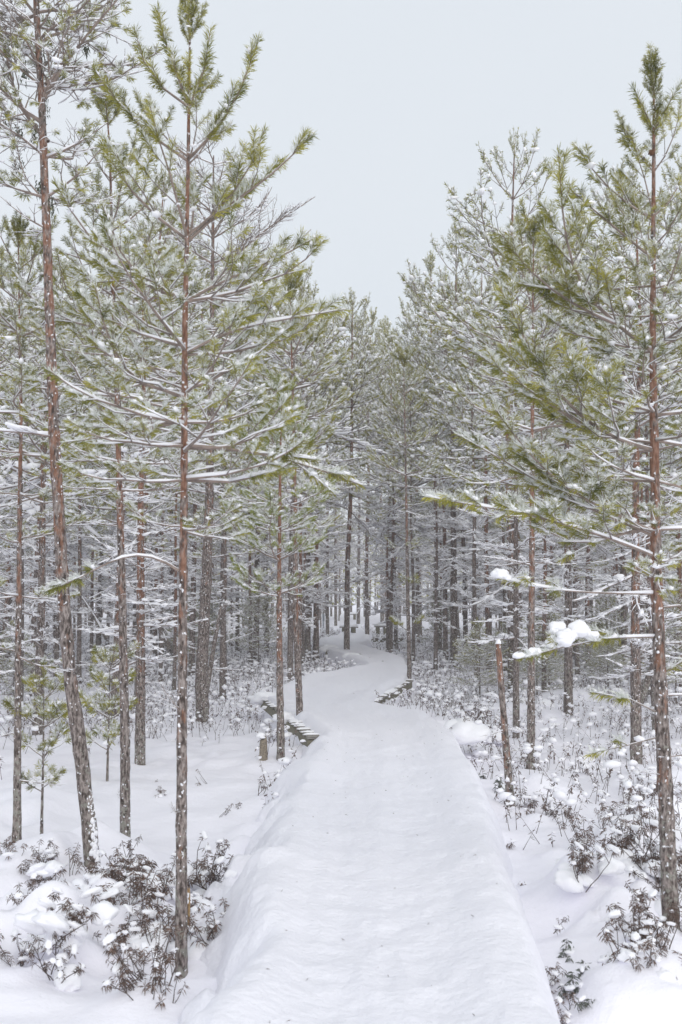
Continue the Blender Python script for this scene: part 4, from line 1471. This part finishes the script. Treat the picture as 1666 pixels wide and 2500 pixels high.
# ---------------------------------------------------------------- undergrowth: dwarf shrubs full of snow between the trunks
def heath():
    g = Geo(); sgeo = Geo()
    r = np.random.default_rng(8)
    n = 21000
    d = np.sqrt(r.uniform(9.5 ** 2, 58 ** 2, n * 3)); x = r.uniform(-.33, .33, n * 3) * d
    s = sdf(x, d)
    px = 833 + FPX * x / d
    dens = vnoise(x * .6, d * .6, 31) + .35 + np.where(px > 1080, sstep(8.5, 14, d), sstep(12, 17, d)) * .6
    clear = (px > 360) & (px < 640) & (d < 15.8)
    clear |= (px > 930) & (px < 1100) & (d < 15.5)
    clear |= (px < 420) & (d < 12.3)
    ok = (s > .14) & (dens > r.random(n * 3) * .9) & ~clear
    x = x[ok][:n]; d = d[ok][:n]
    z = ground(x, d)
    m = len(x)
    lean = r.normal(0, .35, (m, 2)); h = r.uniform(.08, .38, m)
    tip = np.stack([x + lean[:, 0] * h, d + lean[:, 1] * h, z + h], -1)
    base = np.stack([x, d, z - .03], -1)
    w = np.array([.0035, 0, 0])
    V = np.stack([base - w, base + w, tip], 1).reshape(-1, 3)
    g.add(V, np.arange(m * 3).reshape(-1, 3), 0)
    for k in range(9):
        t = r.uniform(.45, 1.02, m)[:, None]
        c = base + (tip - base) * t
        a = r.random(m) * 2 * PI
        D = np.stack([np.cos(a), np.sin(a), r.uniform(-.9, .3, m)], -1) * r.uniform(.025, .06, m)[:, None]
        W = np.stack([-np.sin(a), np.cos(a), np.zeros(m)], -1) * .009
        V = np.stack([c, c + D * .5 + W, c + D, c + D * .5 - W], 1).reshape(-1, 3)
        g.add(V, np.arange(m * 4).reshape(-1, 4), 1)
    o = obj('dwarf_shrub_cover', g.mesh('dwarf_shrub_cover', [M_STEM, M_HEATH]))
    o['kind'] = 'stuff'
    sel = r.random(m) < .8
    C = tip[sel] + r.normal(0, .02, (sel.sum(), 3)) * [1, 1, .4]
    q = r.uniform(.014, .052, sel.sum()) * r.uniform(.5, 1.2, sel.sum())
    C = C - np.array([0, 0, .02])
    S = np.stack([q * r.uniform(1, 1.9, len(q)), q, q * .75], -1)
    V, F = blobs(C, np.stack([r.random(len(C)) * 6, np.zeros(len(C))], -1), S, ICO1, .24)
    o = obj('snow_on_shrubs', mk_mesh('snow_on_shrubs', V, F, [M_SNOW], None, True))
    o['kind'] = 'stuff'


heath()

# ---------------------------------------------------------------- near bushes with drooping leaves and cushions of snow
def leaf(c, D, L, w, g, mi, r):
    D = unit(D)
    X = unit(np.cross(D, [r.gauss(0, .4), r.gauss(0, .4), 1]))
    U = np.cross(X, D)
    m = c + D * L * .5 + U * (L * .06)
    e = c + D * L + np.array([0, 0, -L * .12])
    g.add([c, m + X * w, e, m - X * w], [[0, 1, 2, 3]], mi)


def shrub_variant(seed, size=.36, stems=7, dens=1.0, big_leaf=False):
    r = random.Random(seed)
    st = Geo(); lf = Geo(); sn = Geo()
    tips = []
    for k in range(stems):
        az = r.random() * 6.28; el = r.uniform(.75, 1.4)
        L = size * r.uniform(.55, 1.15)
        pts = axis_pts((r.gauss(0, .03), r.gauss(0, .03), -.06), (math.cos(az) * math.cos(el), math.sin(az) * math.cos(el), math.sin(el)), L, 6, .06, .16, r)
        st.add(*tube(pts, np.linspace(.0042, .0016, 7), 4, cap=False))
        tips.append((pts[-2], pts[-1]))
        for q in range(r.choice([1, 2, 2, 3])):
            i = r.choice([2, 3, 4])
            a2 = r.random() * 6.28
            D = unit(unit(pts[i + 1] - pts[i]) + np.array([math.cos(a2), math.sin(a2), .3]) * .8)
            sub = axis_pts(pts[i], D, L * r.uniform(.25, .5), 3, .15, .16, r)
            st.add(*tube(sub, np.linspace(.0025, .0012, 4), 4, cap=False))
            tips.append((sub[-2], sub[-1]))
    for a, b in tips:
        if r.random() > dens:
            continue
        T = unit(b - a)
        U = unit(np.cross(T, [.3, .2, 1])); W = np.cross(T, U)
        span = r.uniform(.03, .06)
        nl = r.randint(9, 16) if not big_leaf else r.randint(5, 8)
        for k in range(nl):
            ph = r.random() * 6.28
            R = U * math.cos(ph) + W * math.sin(ph)
            f = r.random()
            c = b - T * span * f
            # lower leaves hang, upper ones spread
            D = R * .9 + T * (.25 - .5 * f) + np.array([0, 0, -.15 - .55 * r.random()])
            leaf(c, D, r.uniform(.028, .05) * (1.35 if big_leaf else 1), .0025 if not big_leaf else .006, lf, 0, r)
        if r.random() < .30:
            q = r.uniform(.008, .034)
            V, F = cushion(b + np.array([0, 0, -q * .2]), (q * r.uniform(1.0, 2.2), q * r.uniform(.7, 1.2), q), .62, ICO3, seed + len(sn.V), .9)
            sn.add(V, F)
    if sn.n == 0:
        sn.add(*cushion((0, 0, 0), .02, .8, ICO2, 1))
    return (st.mesh('stems', [M_STEM], True), lf.mesh('leaves', [M_LEAF_G if big_leaf else M_LEAF]), sn.mesh('snow', [M_SNOW], True))


SHRUB = [shrub_variant(i, .30 + .05 * (i % 4), 5 + i % 4) for i in range(9)]
BLUEB = [shrub_variant(40 + i, .22, 4, 1, True) for i in range(3)]
SPRIG = [shrub_variant(60 + i, .20, 2) for i in range(4)]
TWIGS = [shrub_variant(80 + i, .34, 3, .35) for i in range(3)]
sc_i = [0]


def shrub(px, py, lab, group, sc=1.0, kinds=None, cush=2, cr=.1, name='labrador_tea_bush', zoff=0.0, rnd=random.Random(77), cat='bush'):
    p = base_point(px, py)
    kinds = kinds or SHRUB
    a = kinds[rnd.randrange(len(kinds))]
    t = thing(name, lab, cat, (p[0], p[1], p[2] + zoff), group)
    t.rotation_euler = (rnd.gauss(0, .28), rnd.gauss(0, .28), rnd.random() * 6.28)
    t.location.z -= rnd.uniform(0, .07)
    t.scale = (sc, sc, sc)
    obj('stems', a[0], t); obj('leaves', a[1], t); obj('snow', a[2], t)
    if cush:
        g = Geo()
        for k in range(cush):
            q = cr * rnd.uniform(.6, 1.35)
            an = rnd.random() * 6.28; rr = rnd.uniform(.04, .2)
            g.add(*cushion((rr * math.cos(an), rr * math.sin(an), rnd.uniform(-.05, .06)), (q * rnd.uniform(.9, 1.5), q, q), .8, ICO3, rnd.randrange(999)))
        o = obj('snow_cushion', g.mesh('snow_cushion', [M_SNOW], True), t)
    return t


rl = random.Random(55)
CL = [
    # cluster centre px, py, spread px, py, count, scale, label, group, cushions
    (105, 2140, 110, 40, 9, .95, 'brown-leaved bush in the snowy thicket left of the leaning pine', 'bushes left of the leaning pine', 2),
    (150, 2260, 130, 40, 8, .9, 'brown-leaved bush among snow cushions below the leaning pine', 'bushes below the leaning pine', 3),
    (330, 2180, 70, 50, 11, 1.0, 'drooping brown-leaved bush between the slim second pine and the tall pine', 'bushes between the two left pines', 2),
    (330, 2300, 90, 40, 11, 1.05, 'dense drooping brown-leaved bush in front of the tall left pine', 'bushes in front of the tall pine', 2),
    (500, 2185, 50, 50, 8, .9, 'bush with brown whorled leaves right of the tall pine, by the path bank', 'bushes right of the tall pine', 2),
    (500, 2290, 40, 30, 3, .75, 'low twiggy bush in the hollow beside the tall pine foot', 'bushes in the hollow by the tall pine', 1),
    (60, 2360, 55, 25, 4, .8, 'small bush with rusty leaves at the lower left edge', 'bushes at the lower left edge', 1),
    (340, 2420, 45, 25, 3, .85, 'thin-stemmed bush bending over the snow near the lower left', 'thin bushes at the lower left', 0),
    (1420, 2130, 70, 45, 7, .9, 'thin bush with whorled leaves on the big snow mound right of the path', 'bushes on the mound right of the path', 1),
    (1560, 2100, 60, 50, 8, .95, 'leggy brown bush between the mound and the large right pine', 'bushes left of the large right pine', 2),
    (1650, 2150, 25, 90, 7, 1.0, 'leggy brown bush right of the large right pine', 'bushes right of the large right pine', 1),
    (1560, 2300, 80, 40, 7, .85, 'drooping bush below the foot of the large right pine', 'bushes below the large right pine', 1),
    (1590, 2440, 60, 25, 5, .95, 'drooping bush under snow cushions at the lower right corner', 'bushes at the lower right corner', 3),
    (1600, 1960, 60, 35, 7, .9, 'snow-laden bush behind the large right pine', 'bushes behind the large right pine', 2),
    (1360, 2450, 60, 30, 3, .7, 'small bush poking from the snow right of the path bottom', 'small bushes at path bottom right', 0),
]
for (cx, cy, sx, sy, n, sc, lab, grp, cu) in CL:
    for k in range(n):
        shrub(cx + rl.gauss(0, .55) * sx, cy + rl.gauss(0, .55) * sy, lab, grp, sc * rl.uniform(.8, 1.15), cush=cu + 1 if cu else 0, cr=.085 * sc)
for (x, y, lab) in [(1232, 1930, 'small grey-green leafed bush at the foot of the snapped pole'), (1205, 1965, 'grey-green bush left of the snapped pole foot by the path edge'),
                    (1170, 1905, 'small sprig bush at the path edge before the snapped pole')]:
    shrub(x, y, lab, None, 1.0, BLUEB, 1, .07, 'bilberry_bush')
for (x, y) in [(1402, 2385), (1398, 2430), (1415, 2470), (1440, 2350), (1375, 2330), (1425, 2490)]:
    shrub(x, y, 'grey-green leafed sprig in the groove beside the right path edge', 'sprigs along the lower right path edge', .75, BLUEB, 0, name='bilberry_bush')
for (x, y, s, lab) in [(1300, 1985, 1.0, 'round snow-capped bush with green shoots right of the snapped pole'), (1340, 1990, .8, 'low snow-capped twig bush right of the green-shooted one'),
                       (1140, 1790, 1.3, 'dense reddish-brown bush by the path, left of the snapped pole'), (1165, 1760, 1.3, 'second reddish-brown bush behind the dense one near the snapped pole'),
                       (1120, 1750, 1.1, 'reddish-brown bush nearest the path in front of the wood'), (1260, 1740, 1.3, 'dark bush under a snow cushion between the pole and the grey pine'),
                       (1330, 1740, 1.3, 'snowy bush right of the lichen-footed pine'), (1180, 1800, 1.1, 'low bush touching the snapped pole')]:
    shrub(x, y, lab, None, s, None, 2, .11 * s)
for (x, y, lab) in [(515, 1915, 'bare forked twig standing in open snow right of the tall pine'), (635, 1940, 'thin dry forked weed in open snow before the stump'),
                    (1345, 1905, 'thin bare twig curving up from the snow right of the lichen-footed pine'), (520, 1990, 'short dry twig close to the tall pine')]:
    shrub(x, y, lab, None, .85, TWIGS, 0, name='dry_twig', cat='twig')
for (x, y) in [(370, 1910), (375, 1945), (400, 1942), (460, 1975), (1385, 1890), (1441, 1895), (1165, 1830), (1220, 2045), (1280, 2160), (1350, 2240), (1475, 1975), (1490, 1840), (575, 1975), (610, 2070), (605, 2120),
               (1390, 1960), (1130, 1850), (1010, 1760), (1060, 1770), (970, 1745), (1440, 1960), (1230, 2070), (1520, 1890), (1375, 1850), (420, 1985)]:
    shrub(x, y, 'tiny brown sprig poking through the open snow', 'tiny sprigs in the open snow', rl.uniform(.45, .8), SPRIG, 0, name='sprig', cat='sprig')

# stump left of the pair of slim pines
p = base_point(643, 1844)
t = thing('stump', 'short weathered split stump standing in the snow left of the two slim pines', 'stump', tuple(p))
h = atd(643, 1800, p[1])[2] - p[2]
g = Geo()
a = np.arange(12) * 2 * PI / 12
rad0 = .045
prof = [(-.1, 1.15), (0, 1.08), (h * .5, 1.0), (h * .82, .92)]
for k in range(1):
    rings = []
    for (z, s) in prof:
        rings.append(np.stack([rad0 * s * np.cos(a) * (1 + .08 * np.cos(5 * a)), rad0 * s * np.sin(a), np.full(12, z)], -1))
    rings.append(np.stack([rad0 * .7 * np.cos(a), rad0 * .7 * np.sin(a), h * (.9 + .16 * np.cos(a - .6) + .05 * np.sin(3 * a))], -1))
    V = np.concatenate(rings + [np.array([[0, 0, h * .86]])])
    nR = len(rings)
    i = np.arange(nR - 1)[:, None] * 12; j = np.arange(12)[None]; k2 = (j + 1) % 12
    F = np.stack([i + j, i + k2, i + 12 + k2, i + 12 + j], -1).reshape(-1, 4)
    F = np.concatenate([F[:, [0, 1, 2]], F[:, [0, 2, 3]], np.stack([(nR - 1) * 12 + np.arange(12), (nR - 1) * 12 + (np.arange(12) + 1) % 12, np.full(12, len(V) - 1)], -1)])
    g.add(V, F)
obj('stump_wood', g.mesh('stump_wood', [M_DEAD]), t)
obj('snow', mk_mesh('snow', *cushion((-.01, 0, h * .98), (.035, .04, .03), .8, ICO2, 4), [M_SNOW], None, True), t)

# fallen needles and crumbs of bark on the path
g = Geo(); r = random.Random(91)
for k in range(110):
    dd = 3.2 + 11 * r.random() ** 1.4; xx = r.uniform(-.75, .95) + .02 * dd
    ss = float(sdf(np.array([xx]), np.array([dd]))[0])
    if ss > -.12:
        continue
    zz = float(path_h(np.array([xx]), np.array([dd]), np.array([ss]))[0]) + .004
    a = r.random() * 6.28; L = r.uniform(.008, .028); w = r.uniform(.0008, .0022)
    c = np.array([xx, dd, zz]); D = np.array([math.cos(a), math.sin(a), .1]); W = np.array([-D[1], D[0], 0]) * w
    g.add([c - W, c + D * L * .5 + [0, 0, .003], c + W, c + D * L], [[0, 1, 3, 2]])
o = obj('needle_litter', g.mesh('needle_litter', [M_LEAF]))
o['kind'] = 'stuff'

# ---------------------------------------------------------------- snowflakes in the air
r = np.random.default_rng(12)
n = 5200
d = np.cbrt(r.uniform(5 ** 3, 30 ** 3, n)); x = r.uniform(-.36, .36, n) * d
z = CAMZ + d * r.uniform(-.22, .25, n)
ok = z > .15
C = np.stack([x, d, z], -1)[ok]
q = r.uniform(.0022, .0050, len(C)) * np.clip(.75 + C[:, 1] / 30, .8, 1.7)
OV = np.array([[1, 0, 0], [-1, 0, 0], [0, 1, 0], [0, -1, 0], [0, 0, 1.2], [0, 0, -1.2]], float)
OF = np.array([[0, 2, 4], [2, 1, 4], [1, 3, 4], [3, 0, 4], [2, 0, 5], [1, 2, 5], [3, 1, 5], [0, 3, 5]])
V, F = blobs(C, np.zeros((len(C), 2)), np.stack([q, q, q], -1), (OV, OF), .1)
o = obj('falling_snow', mk_mesh('falling_snow', V, F, [M_SNOW], None, True))
o['kind'] = 'stuff'

# ---------------------------------------------------------------- pale winter air with fine snow in it
hz = bpy.data.materials.new('haze'); hz.use_nodes = True
hn = hz.node_tree; hn.nodes.clear()
pv = hn.nodes.new('ShaderNodeVolumePrincipled')
pv.inputs['Color'].default_value = (.985, .99, 1, 1)
pv.inputs['Density'].default_value = .0016
pv.inputs['Anisotropy'].default_value = .2
ho = hn.nodes.new('ShaderNodeOutputMaterial')
hn.links.new(pv.outputs[0], ho.inputs['Volume'])
V, F = box_arr((0, 158, 9), (760, 350, 25))
o = obj('haze', mk_mesh('haze', V, F, [hz]))
o['kind'] = 'stuff'
for o in COL.objects:
    if o.parent is not None and o.name.split('.')[0] in ('snow', 'needles', 'foliage', 'leaves', 'stems', 'snow_cushion', 'lichen_beard', 'crown'):
        o['kind'] = 'stuff'
